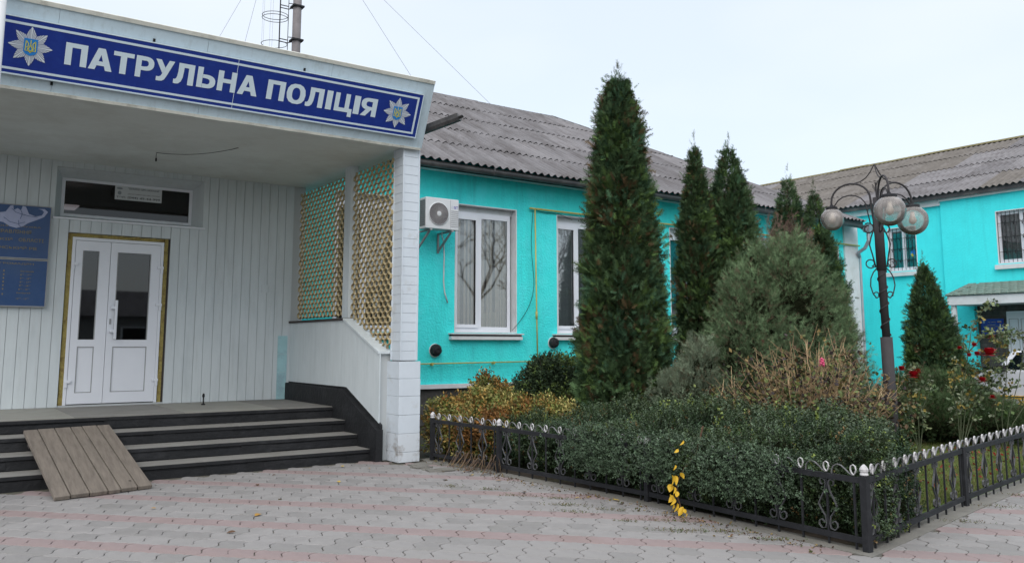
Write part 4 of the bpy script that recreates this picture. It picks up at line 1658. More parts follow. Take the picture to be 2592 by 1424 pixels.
# gas pipes
gp = thing('gas_pipe', 'thin yellow gas pipe running along and down the turquoise wall', 'pipe', (10, 13.9, 1.2))
q = MB()
q.tube([(5.4, 13.93, 1.13), (10.40, 13.93, 1.165)], 0.013, 8)
q.put('lower_run', M_YPIPE, gp, smooth=True)
q = MB()
q.tube([(10.375, 13.93, 4.325), (10.41, 13.93, 2.05), (10.43, 13.93, 1.14)], 0.015, 8)
q.tube([(10.405, 13.93, 2.18), (10.405, 13.93, 2.03)], 0.024, 8)
q.put('riser', M_YPIPE, gp, smooth=True)
q = MB()
q.tube([(10.24, 13.93, 4.325), (14.0, 13.93, 4.32), (18.0, 13.92, 4.335), (22.03, 13.90, 4.325)], 0.020, 8)
q.put('upper_run', M_YPIPE, gp, smooth=True)
q = MB()
q.tube([(11.30, 13.93, 1.235), (14.0, 13.93, 1.24)], 0.015, 8)
q.put('branch_run', M_YPIPE, gp, smooth=True)
for x, z in ((7.95, 1.148), (9.35, 1.158), (6.5, 1.135), (11.35, 1.235)):
    q = MB()
    q.box(x - 0.012, x + 0.012, 13.915, 14.0, z - 0.035, z - 0.01)
    q.box(x - 0.02, x + 0.02, 13.91, 13.95, z - 0.022, z + 0.018)
    q.put('clamp', M_YPIPE, gp)
q = MB()
pts = []
for i in range(25):
    t = i / 24
    pts.append((10.36 - 0.05 * math.sin(t * 6) - 0.55 * max(0, (t - 0.55) / 0.45) ** 2, 13.975, 4.30 - 2.52 * t + 0.14 * max(0, (t - .7)) ** 2))
q.tube(pts, 0.005, 5)
tag(q.put('loose_wire', M_DARK), 'thin black wire looping down the wall to the first window corner', 'wire')
q = MB()
pts = [(10.40 + 1.0 * i / 8, 13.96, 4.31 - 0.11 * (i / 8) ** 1.5 - 0.02 * math.sin(i)) for i in range(9)]
q.tube(pts, 0.005, 5)
tag(q.put('loose_wire', M_DARK), 'thin black wire sagging under the yellow pipe above the second window', 'wire')

# air conditioner
ac = thing('air_conditioner', 'white outdoor air conditioner unit on brackets beside the first window', 'air conditioner', (7.85, 13.6, 3.9))
ax0, ax1, ay0, ay1, az0, az1 = 7.505, 8.215, 13.45, 13.70, 3.64, 4.225
box('casing', (ax0, ax1, ay0, ay1, az0, az1), M_ACW, ac, bevel=0.012)
fcx, fcz, fr0 = 7.775, 3.925, 0.205
q = MB()
q.lathe([(fr0 * 1.06, 0.0), (fr0 * 1.06, -0.012), (fr0 * 1.0, -0.018), (fr0 * 0.99, -0.004)], (fcx, ay0, fcz), 36, 'y')
q.put('fan_ring', M_ACW, ac)
q = MB()
q.lathe([(fr0 * 0.985, -0.006), (0.01, -0.0075)], (fcx, ay0, fcz), 32, 'y')
q.put('fan_recess', mat('fan_grey', (0.13, 0.12, 0.13), .6), ac)
q = MB()
for i in range(34):
    a = 2 * math.pi * i / 34
    pts = []
    for j in range(5):
        rr = 0.045 + (fr0 - 0.05) * j / 4
        aa = a + 0.55 * j / 4
        pts.append((fcx + rr * math.cos(aa), ay0 - 0.018, fcz + rr * math.sin(aa)))
    q.tube(pts, 0.0032, 4)
q.put('fan_spokes', mat('spoke_grey', (0.40, 0.39, 0.39), .5), ac)
q = MB()
q.lathe([(0.048, -0.014), (0.046, -0.026), (0.02, -0.03)], (fcx, ay0, fcz), 16, 'y')
q.put('fan_hub', M_ACW, ac)
for k in range(9):
    z = 3.70 + k * 0.037
    box('louvre', (8.045, 8.205, ay0 - 0.006, ay0 + 0.001, z, z + 0.006), M_ACD, ac)
box('front_seam', (8.028, 8.032, ay0 - 0.002, ay0 + 0.001, 3.66, 4.21), M_ACD, ac)
q = MB()
for i in range(7):
    yy = ay0 + 0.03 + i * 0.032
    q.box(ax0 - 0.006, ax0 - 0.002, yy, yy + 0.004, 3.70, 4.17)
for i in range(13):
    zz = 3.70 + i * 0.039
    q.box(ax0 - 0.006, ax0 - 0.002, ay0 + 0.02, ay1 - 0.02, zz, zz + 0.004)
q.put('side_grille', M_GREYP, ac)
box('coil', (ax0 - 0.002, ax0 + 0.001, ay0 + 0.035, ay1 - 0.02, 3.69, 4.18), mat('coil_dark', (0.05, 0.08, 0.09), .5, .4, 30), ac)
M_LOGO = mat('logo_purple', (0.06, 0.04, 0.38), 0.4)
M_LOGOF = mat('logo_faded', (0.42, 0.43, 0.62), 0.5)
fa_ = lambda x, s, d: (x, ay0 - 0.002 - d, s)
glyph('O', 8.055, 8.10, 4.045, 4.095, fa_, M_LOGOF, 'letter', ac, off=0.0, ext=0.001)
glyph('S', 8.110, 8.150, 4.045, 4.095, fa_, M_LOGO, 'letter', ac, off=0.012, ext=0.001)
glyph('T', 8.155, 8.195, 4.045, 4.095, fa_, M_LOGO, 'letter', ac, off=0.012, ext=0.001)
for x in (7.62, 8.08):
    q = MB()
    q.box(x - 0.02, x + 0.02, 13.44, 14.0, 3.605, 3.635)
    q.box(x - 0.02, x + 0.02, 13.975, 13.998, 3.25, 3.605)
    q.hexa([(x - .015, 13.50, 3.59), (x + .015, 13.50, 3.59), (x + .015, 13.54, 3.604), (x - .015, 13.54, 3.604), (x - .015, 13.97, 3.27), (x + .015, 13.97, 3.27), (x + .015, 13.99, 3.30), (x - .015, 13.99, 3.30)])
    q.put('bracket', M_GREYP, ac)
q = MB()
q.tube([(8.00, 13.7, 3.62), (8.10, 13.88, 3.58), (8.17, 13.93, 3.48), (8.19, 13.94, 3.2), (8.19, 13.95, 2.7), (8.215, 13.95, 2.5), (8.285, 13.95, 2.30)], 0.014, 8)
q.put('drain_hose', M_ACW, ac, smooth=True)

# ================================================================ WING BUILDING (right)
XW = 24.0
wb = thing('wing_building', 'two-storey turquoise building at the right with barred windows and mossy roof', 'building', (26, 12, 0))
q = MB()
WW = [(13.30, 14.20, 3.69, 5.02), (9.15, 11.00, 3.68, 5.13)]
YC = 12.5
q.box(XW, XW + 0.3, WW[0][1], 32, 0, 5.62)
q.box(XW, XW + 0.3, YC, WW[0][0], 0, 5.62)
q.box(XW, XW + 0.3, WW[0][0], WW[0][1], 0, WW[0][2])
q.box(XW, XW + 0.3, WW[0][0], WW[0][1], WW[0][3], 5.62)
X2 = XW - 0.07
q.box(X2, XW + 0.3, 11.73, YC, 0, 5.62)
q.box(X2, XW + 0.3, WW[1][1], 11.73, 2.66, 5.62)
q.box(X2, XW + 0.3, 0, 8.0, 0, 5.62)
q.box(X2, XW + 0.3, 8.0, WW[1][0], 2.66, 5.62)
q.box(X2, XW + 0.3, WW[1][0], WW[1][1], 2.66, WW[1][2])
q.box(X2, XW + 0.3, WW[1][0], WW[1][1], WW[1][3], 5.62)
q.put('wall', M_TURQ2, wb)
# cornice
box('cornice', (XW - 0.10, XW + 0.3, YC + 0.001, 32, 5.50, 5.64), M_WHITE, wb)
box('cornice', (XW - 0.16, XW + 0.3, YC + 0.001, 32, 5.64, 5.76), M_WHITE, wb)
box('cornice', (X2 - 0.10, XW + 0.3, 0, YC, 5.60, 5.77), M_WHITE, wb)
# stone clad entrance
box('stone_backing', (XW + 0.13, XW + 0.3, 8.0, 11.73, 0, 2.66), M_DARK, wb)
rs2 = random.Random(17)
z = 0.9
while z < 2.62:
    h = rs2.uniform(0.07, 0.12)
    y = 10.97
    while y < 11.72:
        L = rs2.uniform(0.12, 0.34)
        y2 = min(y + L, 11.725)
        q = MB()
        q.box(XW + 0.10 - rs2.uniform(0, .02), XW + 0.135, y + 0.004, y2 - 0.002, z, min(z + h, 2.655) - 0.006)
        q.put('facing_stone', M_STONE, wb)
        y = y2
    z += h
box('facing_stone', (XW + 0.10, XW + 0.135, 8.0, 10.965, 2.42, 2.65), M_STONE, wb)
q = MB()
q.box(XW + 0.06, XW + 0.12, 10.30, 10.96, 0.3, 2.40)
dw = q.put('door', M_PVC, wb)
for a, b in ((10.66, 10.90), (10.36, 10.60)):
    q = MB()
    for bb in ((a, a + .012, 1.2, 2.2), (b - .012, b, 1.2, 2.2), (a + .012, b - .012, 1.2, 1.212), (a + .012, b - .012, 2.188, 2.2)):
        q.box(XW + 0.052, XW + 0.06, *bb)
    q.put('moulding', M_GREYP, dw)
box('handle', (XW + 0.03, XW + 0.06, 10.84, 10.86, 1.55, 1.68), M_DARK, dw)
# blue plaque by that door
pq = thing('wall_plaque', 'small blue plaque with emblem and flag on dark stone by the far door', 'sign', (24.05, 11.3, 1.99))
M_PB = mat('plaque_blue', (0.012, 0.045, 0.33), 0.35)
box('panel', (XW + 0.055, XW + 0.075, 11.045, 11.64, 1.77, 2.205), M_PB, pq)
Fp = lambda x, s, d: (XW + 0.054 - d, 11.64 - x, s)
for body, x0, x1, z0, z1 in (('МВС УКРАЇНИ', 0.20, 0.40, 2.11, 2.13), ('ПОЛІЦІЯ', 0.17, 0.38, 2.03, 2.055), ('СЕКТОР РЕАГУВАННЯ ПАТРУЛЬНОЇ', 0.06, 0.53, 1.985, 2.008)):
    glyph(body, x0, x1, z0, z1, Fp, M_GOLD, 'lettering', pq, off=0.008, ext=0.002)
box('flag', (XW + 0.050, XW + 0.055, 11.10, 11.20, 2.135, 2.16), M_SHIELD, pq)
box('flag', (XW + 0.050, XW + 0.055, 11.10, 11.20, 2.11, 2.135), mat('flag_orange', (.6, .35, .1), .5), pq)
q = MB()
q.prism([(XW + 0.055, 11.53, 2.155), (XW + 0.055, 11.585, 2.155), (XW + 0.055, 11.585, 2.11), (XW + 0.055, 11.557, 2.085), (XW + 0.055, 11.53, 2.11)], (-0.004, 0, 0))
q.put('emblem', mat('plaque_emblem', (.25, .45, .65), .5), pq)
# canopy over that door
cpx = 22.8
q = MB()
q.box(cpx, cpx + 0.05, 5.6, 11.88, 2.565, 2.80)
q.box(cpx + 0.05, X2 - 0.001, 11.83, 11.88, 2.565, 2.80)
cn = q.put('canopy_fascia', M_WHITE, wb)
q = MB()
q.box(cpx + 0.05, X2 - 0.001, 5.6, 11.83, 2.57, 2.62)
q.put('canopy_ceiling', M_SOFFIT, wb)
box('canopy_post', (cpx + 0.06, cpx + 0.14, 11.70, 11.82, 0, 2.57), M_WHITE, wb)
# shingles: rows of tongues on the front slope
c0, c1 = Vector((cpx - 0.04, 0, 2.83)), Vector((XW - 0.08, 0, 3.20))
sl_ = (c1 - c0)
for r_ in range(6):
    t0, t1 = r_ / 6, (r_ + 1.15) / 6
    pa, pb = c0 + sl_ * t0, c0 + sl_ * min(1, t1)
    off_ = 0.10 * (r_ % 2)
    yl = 11.93 - 0.02 * r_
    y = yl
    while y > 5.8:
        y2 = y - 0.205
        q = MB()
        nz_ = Vector((0, 0, 0.018))
        ym = (y + y2) / 2 + rs2.uniform(-.01, .01)
        y_a = y - (off_ if y == yl else 0)
        dn = Vector((-0.02, 0, -0.006))
        q.hexa([(pa.x, y2 + .004, pa.z - .01), (pa.x, y - .002, pa.z - .01), (pb.x, y - .002, pb.z - .01), (pb.x, y2 + .004, pb.z - .01),
                (pa.x, y2 + .03, pa.z + .015), (pa.x, y - .03, pa.z + .022), (pb.x, y - .002, pb.z + .004), (pb.x, y2 + .004, pb.z + .004)])
        q.put('shingle', M_GREENT, wb)
        y = y2 - (off_ if y == yl else 0)
q = MB()
q.poly([(cpx - 0.04, 5.8, 2.81), (cpx - 0.04, 11.93, 2.81), (X2 - .001, 11.86, 3.18), (X2 - .001, 5.8, 3.18)])
q.poly([(cpx - 0.04, 11.93, 2.81), (X2 - .001, 11.93, 2.81), (X2 - .001, 11.86, 3.18)])
q.put('canopy_deck', M_GREENT, wb)
# windows with iron grilles
q = MB()
for (a, b, z0, z1), xw in zip(WW, (XW, X2)):
    w = MB()
    t = 0.025
    w.box(xw - 0.004, xw + 0.16, a, a + t, z0, z1)
    w.box(xw - 0.004, xw + 0.16, b - t, b, z0, z1)
    w.box(xw - 0.004, xw + 0.16, a + t, b - t, z1 - t, z1)
    w.box(xw - 0.004, xw + 0.16, a + t, b - t, z0, z0 + t)
    wn = w.put('window', M_WHITE, wb)
    f = MB()
    m1_ = [a + t + (b - a - 2 * t) * (k / (2 if b - a < 1.2 else 3)) for k in range(0, (3 if b - a < 1.2 else 4))]
    for k, y in enumerate(m1_):
        f.box(xw + 0.10, xw + 0.16, max(a + t, y - 0.05), min(b - t, y + 0.05), z0 + t, z1 - t)
    for k in range(len(m1_) - 1):
        ya = max(a + t, m1_[k] - 0.05) + (0.10 if k else 0.05)
        ya = m1_[k] + 0.05
        yb = m1_[k + 1] - 0.05
        f.box(xw + 0.10, xw + 0.16, ya, yb, z0 + t, z0 + t + 0.09)
        f.box(xw + 0.10, xw + 0.16, ya, yb, z1 - t - 0.09, z1 - t)
        box('pane', (xw + 0.125, xw + 0.131, ya, yb, z0 + t + 0.09, z1 - t - 0.09), M_GLASS, wn)
    f.put('frame', M_PVC, wn)
    box('sill', (xw - 0.10, xw + 0.0, a - 0.10, b + 0.06, z0 - 0.15, z0 - 0.03), M_WHITE, wn)
    gmb = MB()
    n = int((b - a) / 0.115)
    for k in range(n + 1):
        y = a + 0.03 + (b - a - 0.06) * k / n
        gmb.tube([(xw + 0.03, y, z0 + 0.02), (xw + 0.03, y, z1 - 0.02)], 0.0075, 4)
    for zz in (z0 + 0.32, (z0 + z1) / 2, z1 - 0.34):
        gmb.tube([(xw + 0.035, a, zz), (xw + 0.035, b, zz)], 0.0075, 4)
        for k in range(0, n, 2):
            y = a + 0.03 + (b - a - 0.06) * (k + 0.5) / n
            gmb.tube([(xw + 0.03, y - 0.05, zz + 0.05), (xw + 0.03, y - 0.02, zz + 0.02), (xw + 0.03, y, zz), (xw + 0.03, y + 0.02, zz + 0.02), (xw + 0.03, y + 0.05, zz + 0.05)], 0.006, 4)
            gmb.tube([(xw + 0.03, y - 0.02, zz), (xw + 0.03, y - 0.02, zz - 0.07)], 0.012, 4)
    gmb.put('window_grille', M_IRON, wn)
    rm = MB()
    rm.quad((xw + 1.6, a - 1, z0 - .6), (xw + 1.6, b + 1, z0 - .6), (xw + 1.6, b + 1, z1 + .4), (xw + 1.6, a - 1, z1 + .4))
    rm.quad((xw + .31, a - 1, z0 - .6), (xw + 1.6, a - 1, z0 - .6), (xw + 1.6, a - 1, z1 + .4), (xw + .31, a - 1, z1 + .4))
    rm.quad((xw + .31, b + 1, z0 - .6), (xw + 1.6, b + 1, z0 - .6), (xw + 1.6, b + 1, z1 + .4), (xw + .31, b + 1, z1 + .4))
    rm.quad((xw + .31, a - 1, z0 - .6), (xw + 1.6, a - 1, z0 - .6), (xw + 1.6, b + 1, z0 - .6), (xw + .31, b + 1, z0 - .6))
    rm.quad((xw + .31, a - 1, z1 + .4), (xw + 1.6, a - 1, z1 + .4), (xw + 1.6, b + 1, z1 + .4), (xw + .31, b + 1, z1 + .4))
    rm.put('room', M_ROOM, wb)
    if b - a > 1.2:
        c = MB()
        yy = np.linspace(a + .05, b - .05, 60)
        for i in range(59):
            if 20 < i < 26:
                continue
            x0_, x1_ = xw + 0.26 + 0.02 * math.sin(i), xw + 0.26 + 0.02 * math.sin(i + 1)
            c.quad((x0_, yy[i], z0), (x1_, yy[i + 1], z0), (x1_, yy[i + 1], z1), (x0_, yy[i], z1))
        c.put('net_curtain', mat('net_curtain2', (0.40, 0.41, 0.40), 0.9), wn)
    else:
        c = MB()
        c.box(xw + 0.20, xw + 0.21, a + .04, a + .42, z0 + .78, z1 - .1)
        c.put('blind', mat('room_blind', (0.16, 0.15, 0.16), 0.9), wn)
# paper emblem in the window
q = MB()
q.poly([(XW + 0.12, 13.48, 4.10), (XW + 0.12, 13.42, 4.22), (XW + 0.12, 13.46, 4.32), (XW + 0.12, 13.56, 4.28), (XW + 0.12, 13.58, 4.16)])
q.m = 1
q.poly([(XW + 0.118, 13.50, 4.08), (XW + 0.118, 13.47, 4.16), (XW + 0.118, 13.53, 4.22), (XW + 0.118, 13.57, 4.17)])
tag(q.put('window_sticker', [M_SHIELD, M_GOLD]), 'small blue and yellow sticker on the barred upstairs window behind the lamp', 'sticker')
q = MB()
q.box(XW - 0.09, XW - 0.01, 15.15, 15.24, 0.3, 1.53)
tag(q.put('cable_duct', M_WHITE), 'short white vertical duct low on the far turquoise wall', 'duct')
# roof of the wing
TW = math.atan(0.45)
EW = (0, 1, 0)
SW = (math.cos(TW), 0, math.sin(TW))
LW = 5.55 / math.cos(TW)
wr = random.Random(5)
rowsW = [(-0.03, 1.6), (1.53, 3.15), (3.08, 4.7), (4.63, LW)]
for ri, (a, b) in enumerate(rowsW):
    y = 4.0
    while y < 30:
        y2 = y + 1.032
        moss = (14.6 - ri * 0.95 < y < 17.5 + ri * 1.2)
        m = M_ROOFM if moss else (M_ROOFM if wr.random() < .08 else wr.choice([M_ROOF, M_ROOF2, M_ROOF2]))
        corr(y, y2, (XW - 0.30, 0, 5.79), EW, SW, (a, b), lambda yy: LW, m, wb, lift=wr.uniform(0, .006))
        y = y2
q = MB()
zw = 5.79 + 0.45 * 5.55
xr = XW - 0.30 + 5.55
q.quad((xr, 4, zw), (xr, 30, zw), (xr + 5.5, 30, 5.8), (xr + 5.5, 4, 5.8))
q.put('back_slope', M_ROOF, wb)
y = 4.0
while y < 30:
    q = MB()
    s_ = wr.uniform(-.01, .012)
    q.prism([(xr - .2, y, zw - .05 + s_), (xr, y, zw + .05 + s_), (xr + .2, y, zw - .05 + s_), (xr, y, zw + .02 + s_)], (0, 1.2, 0))
    q.put('ridge_cap', mat('lichen_ridge', (0.16, 0.14, 0.06), .95, .3, 8), wb)
    y += 1.16
box('eave_board', (XW - 0.26, XW - 0.22, 4, 30, 5.66, 5.78), M_GUTTER, wb)
q = MB()
q.box(XW + 0.3, XW + 8, 4.0, 4.2, 0, 5.7)
q.put('gable_wall', M_TURQ2, wb)

# ================================================================ MAST and guy wires
mast = thing('steel_mast', 'tall grey steel mast with a caged ladder rising behind the canopy', 'mast', (10.219, 28.017, 0))
mx, my = 10.26, 28.0
q = MB()
q.tube([(mx, my, 0), (mx, my, 22)], [0.17, 0.14], 16)
q.put('pole', M_MAST, mast, smooth=True)
# ladder: towards the left in the view
lx = Vector((rg[0], rg[1], 0))
dv = Vector((fw[0], fw[1], 0)).normalized()
base = Vector((mx, my, 0))
La = base - lx * 0.28 - dv * 0.10
Lb = base - lx * 0.58 - dv * 0.10
for P in (La, Lb):
    q = MB()
    q.tube([tuple(P + Vector((0, 0, 8))), tuple(P + Vector((0, 0, 20)))], 0.022 if P is Lb else 0.012, 6)
    q.put('ladder_rail', M_IRON, mast)
cc = (La + Lb) / 2 - dv * 0.25 - lx * 0.25
for zz in (12.0, 12.95, 13.05, 14.25, 15.2):
    q = MB()
    q.tube([tuple(cc + lx * 0.45 * math.cos(2 * math.pi * i / 16) + dv * 0.40 * math.sin(2 * math.pi * i / 16) + Vector((0, 0, zz))) for i in range(17)], 0.011, 5)
    q.put('cage_hoop', M_IRON, mast)
q = MB()
for a in (2.2, 3.1, 4.0, 4.8):
    p = cc + lx * 0.45 * math.cos(a) + dv * 0.40 * math.sin(a)
    q.tube([tuple(p + Vector((0, 0, 8))), tuple(p + Vector((0, 0, 20)))], 0.005, 4)
q.put('cage_wire', M_WIRE, mast)
for zz in (12.25, 13.5, 14.75):
    q = MB()
    q.box(mx - 0.20, mx + 0.20, my - 0.20, my + 0.20, zz - 0.03, zz + 0.03)
    q.put('clamp', M_IRON, mast)
    q = MB()
    q.tube([tuple(Lb + Vector((0, 0, zz - .05))), tuple(La + Vector((0, 0, zz - .12))), tuple(base + Vector((0, 0, zz)))], 0.018, 5)
    q.tube([tuple(Lb + Vector((0, 0, zz + .05))), tuple(La + Vector((0, 0, zz - .02)))], 0.018, 5)
    q.tube([tuple(La + Vector((0, 0, zz + .10))), tuple(base + Vector((0, 0, zz + .10)))], 0.015, 5)
    q.put('ladder_bracket', M_IRON, mast)
WIRES = []

# ================================================================ IRON FENCE


def offs(pts, a, d, base_z):
    """map (s, z) of a panel drawing to the world"""
    return [(a[0] + d.x * s, a[1] + d.y * s, base_z + z) for s, z in pts]


RING = [(0.002, 0.012), (-0.016, 0.030), (-0.025, 0.056), (-0.020, 0.082), (-0.002, 0.096), (0.017, 0.084), (0.023, 0.058), (0.015, 0.030), (0.004, 0.012)]
ARCH = [(0.165, -0.004), (0.163, 0.030), (0.148, 0.060), (0.120, 0.076), (0.090, 0.070), (0.060, 0.046), (0.034, 0.022), (0.006, 0.008)]
LYRE = [(0.022, 0.060), (0.040, 0.078), (0.055, 0.062), (0.056, 0.035), (0.040, 0.012), (0.016, 0.020), (0.010, 0.055), (0.016, 0.105), (0.040, 0.150), (0.056, 0.190),
        (0.040, 0.235), (0.018, 0.290), (0.008, 0.345), (0.012, 0.372), (0.028, 0.384), (0.042, 0.372), (0.040, 0.345), (0.028, 0.338)]
ZB, ZT = 0.100, 0.487


def fence(fo, posts, ns, mirror, first_post=True, finials=None, arch_flip=None):
    for k in range(len(posts) - 1):
        a, b = Vector((*posts[k], 0)), Vector((*posts[k + 1], 0))
        d = (b - a)
        L = d.length
        d.normalize()
        nrm = Vector((d.y, -d.x, 0))
        q = MB()
        q.hexa([tuple(a + nrm * .012 + Vector((0, 0, ZT))), tuple(b + nrm * .012 + Vector((0, 0, ZT))), tuple(b - nrm * .012 + Vector((0, 0, ZT))), tuple(a - nrm * .012 + Vector((0, 0, ZT))),
                tuple(a + nrm * .012 + Vector((0, 0, ZT + .042))), tuple(b + nrm * .012 + Vector((0, 0, ZT + .042))), tuple(b - nrm * .012 + Vector((0, 0, ZT + .042))), tuple(a - nrm * .012 + Vector((0, 0, ZT + .042)))])
        q.put('rail', M_IRON, fo)
        q = MB()
        z0, z1 = ZB - .042, ZB
        q.hexa([tuple(a + nrm * .012 + Vector((0, 0, z0))), tuple(b + nrm * .012 + Vector((0, 0, z0))), tuple(b - nrm * .012 + Vector((0, 0, z0))), tuple(a - nrm * .012 + Vector((0, 0, z0))),
                tuple(a + nrm * .012 + Vector((0, 0, z1))), tuple(b + nrm * .012 + Vector((0, 0, z1))), tuple(b - nrm * .012 + Vector((0, 0, z1))), tuple(a - nrm * .012 + Vector((0, 0, z1)))])
        q.put('rail', M_IRON, fo)
        n = ns[k]
        for i in range(n):
            s0 = (i + 0.62) * L / n
            p = a + d * s0
            q = MB()
            q.hexa([tuple(p + nrm * sx_ + d * sy + Vector((0, 0, zz))) for zz in (0.0, ZT) for sx_, sy in ((.007, -.007), (.007, .007), (-.007, .007), (-.007, -.007))])
            q.put('picket', M_IRON, fo)
            sg = -1 if mirror else 1
            q = MB()
            q.strip([tuple(p + d * (sg * s * 1.15) + Vector((0, 0, ZT + .042 + z))) for s, z in ARCH], nrm, 0.013, 0.005)
            q.put('scroll_arch', M_IRONG, fo)
            q = MB()
            q.strip([tuple(p + d * (s * 1.0) + Vector((0, 0, ZT + .042 + z * .9))) for s, z in RING], nrm, 0.013, 0.0042)
            q.put('scroll_ring', M_IRONW, fo)
            if i % 2 == 0:
                for sg2 in (-1, 1):
                    q = MB()
                    q.strip([tuple(p + d * (sg2 * s * 1.45) + Vector((0, 0, ZB + z))) for s, z in LYRE], nrm, 0.015, 0.006)
                    q.put('lyre_bar', M_IRONG2, fo)
    for k, p in enumerate(posts):
        if k == 0 and not first_post:
            continue
        q = MB()
        h = 0.545
        q.box(p[0] - .026, p[0] + .026, p[1] - .026, p[1] + .026, -0.03, h)
        po = q.put('post', M_IRON, fo)
        if finials is None or k in finials:
            q = MB()
            q.lathe([(0.020, 0), (0.030, .006), (0.030, .014), (0.024, .022), (0.031, .032), (0.032, .048), (0.022, .066), (0.006, .082)], (p[0], p[1], h), 12)
            q.put('finial', M_IRONW, po, smooth=False)


f1 = thing('garden_fence', 'low black iron fence with white-tipped scrolls in front of the hedge', 'fence', (5.75, 6.5, 0), 'low black scroll fences')
fence(f1, [(5.610, 9.80), (5.735, 8.43), (5.855, 6.06), (5.766, 3.70)], [6, 10, 10], True)
f2 = thing('garden_fence', 'low black iron fence with white-tipped scrolls running right from the corner post before the lawn', 'fence', (8.1, 4.2, 0), 'low black scroll fences')
fence(f2, [(5.766, 3.70), (8.14, 4.195), (10.5, 4.60), (12.9, 5.0)], [10, 10, 10], False, first_post=False, finials=())

# far fence by the car
f3 = thing('garden_fence', 'low black fence far off between the lawn and the police car', 'fence', (16.4, 7.3, 0), 'low black scroll fences')
pf = [Vector((15.95, 8.3, 0)), Vector((16.4, 7.30, 0)), Vector((17.3, 5.2, 0))]
for a, b in zip(pf, pf[1:]):
    d = (b - a)
    L = d.length
    d.normalize()
    for z in (0.30, 0.42, 0.56):
        q = MB()
        q.tube([tuple(a + Vector((0, 0, z))), tuple(b + Vector((0, 0, z)))], 0.016, 4)
        q.put('rail', M_IRON, f3)
    n = int(L / 0.2)
    for i in range(n + 1):
        p = a + d * (L * i / n)
        q = MB()
        q.tube([tuple(p + Vector((0, 0, .28))), tuple(p + Vector((0, 0, .575)))], 0.010, 4)
        q.put('picket', M_IRON, f3)
        q = MB()
        for (cz, r_) in ((0.36, .03), (0.49, .04)):
            q.tube([tuple(p + d * (0.09 + r_ * math.cos(t)) + Vector((0, 0, cz + r_ * math.sin(t)))) for t in np.linspace(0, 5.4, 9)], 0.006, 4)
        q.put('scroll', M_IRON, f3)
for P in (pf[1] + Vector((-.02, .02, 0)), pf[2]):
    q = MB()
    q.tube([tuple(P), tuple(P + Vector((0, 0, 0.30)))], 0.06, 10)
    q.put('post', M_GREYP, f3)

# ================================================================ LAMP
LX, LY = 10.20, 6.13
lamp = thing('street_lamp', 'dark iron street lamp with three smoky glass globes and scrollwork', 'lamp', (LX, LY, 0))
ldir = Vector((-0.857 * 0, 0, 0))
lv = Vector((0.857, 0.515, 0))
lr = Vector((0.515, -0.857, 0))


def LP(z, u=0.0, w=0.0):
    """point on/near the pole, u to the right, w away; the pole leans slightly"""
    lean = (z) * -0.013 + 0.02
    return Vector((LX, LY, 0)) + lr * (u + lean) + lv * w + Vector((0, 0, z))


q = MB()
q.tube([LP(0), LP(1.60)], 0.074, 16)
q.put('base_sleeve', M_LAMP, lamp, smooth=True)
q = MB()
q.tube([LP(1.60), LP(3.42)], 0.050, 16)
q.put('pole', M_LAMP, lamp, smooth=True)
q = MB()
q.tube([LP(2.46), LP(3.20)], 0.060, 14)
q.put('upper_sleeve', M_LAMP, lamp, smooth=True)
q = MB()
pts = []
for i in range(60):
    t = i / 59
    a = t * 2 * math.pi * 4.1
    pts.append(LP(1.62 + 0.85 * t, 0.057 * math.cos(a), 0.057 * math.sin(a)))
q.tube(pts, 0.008, 5)
q.put('spiral_bar', M_LAMP, lamp)
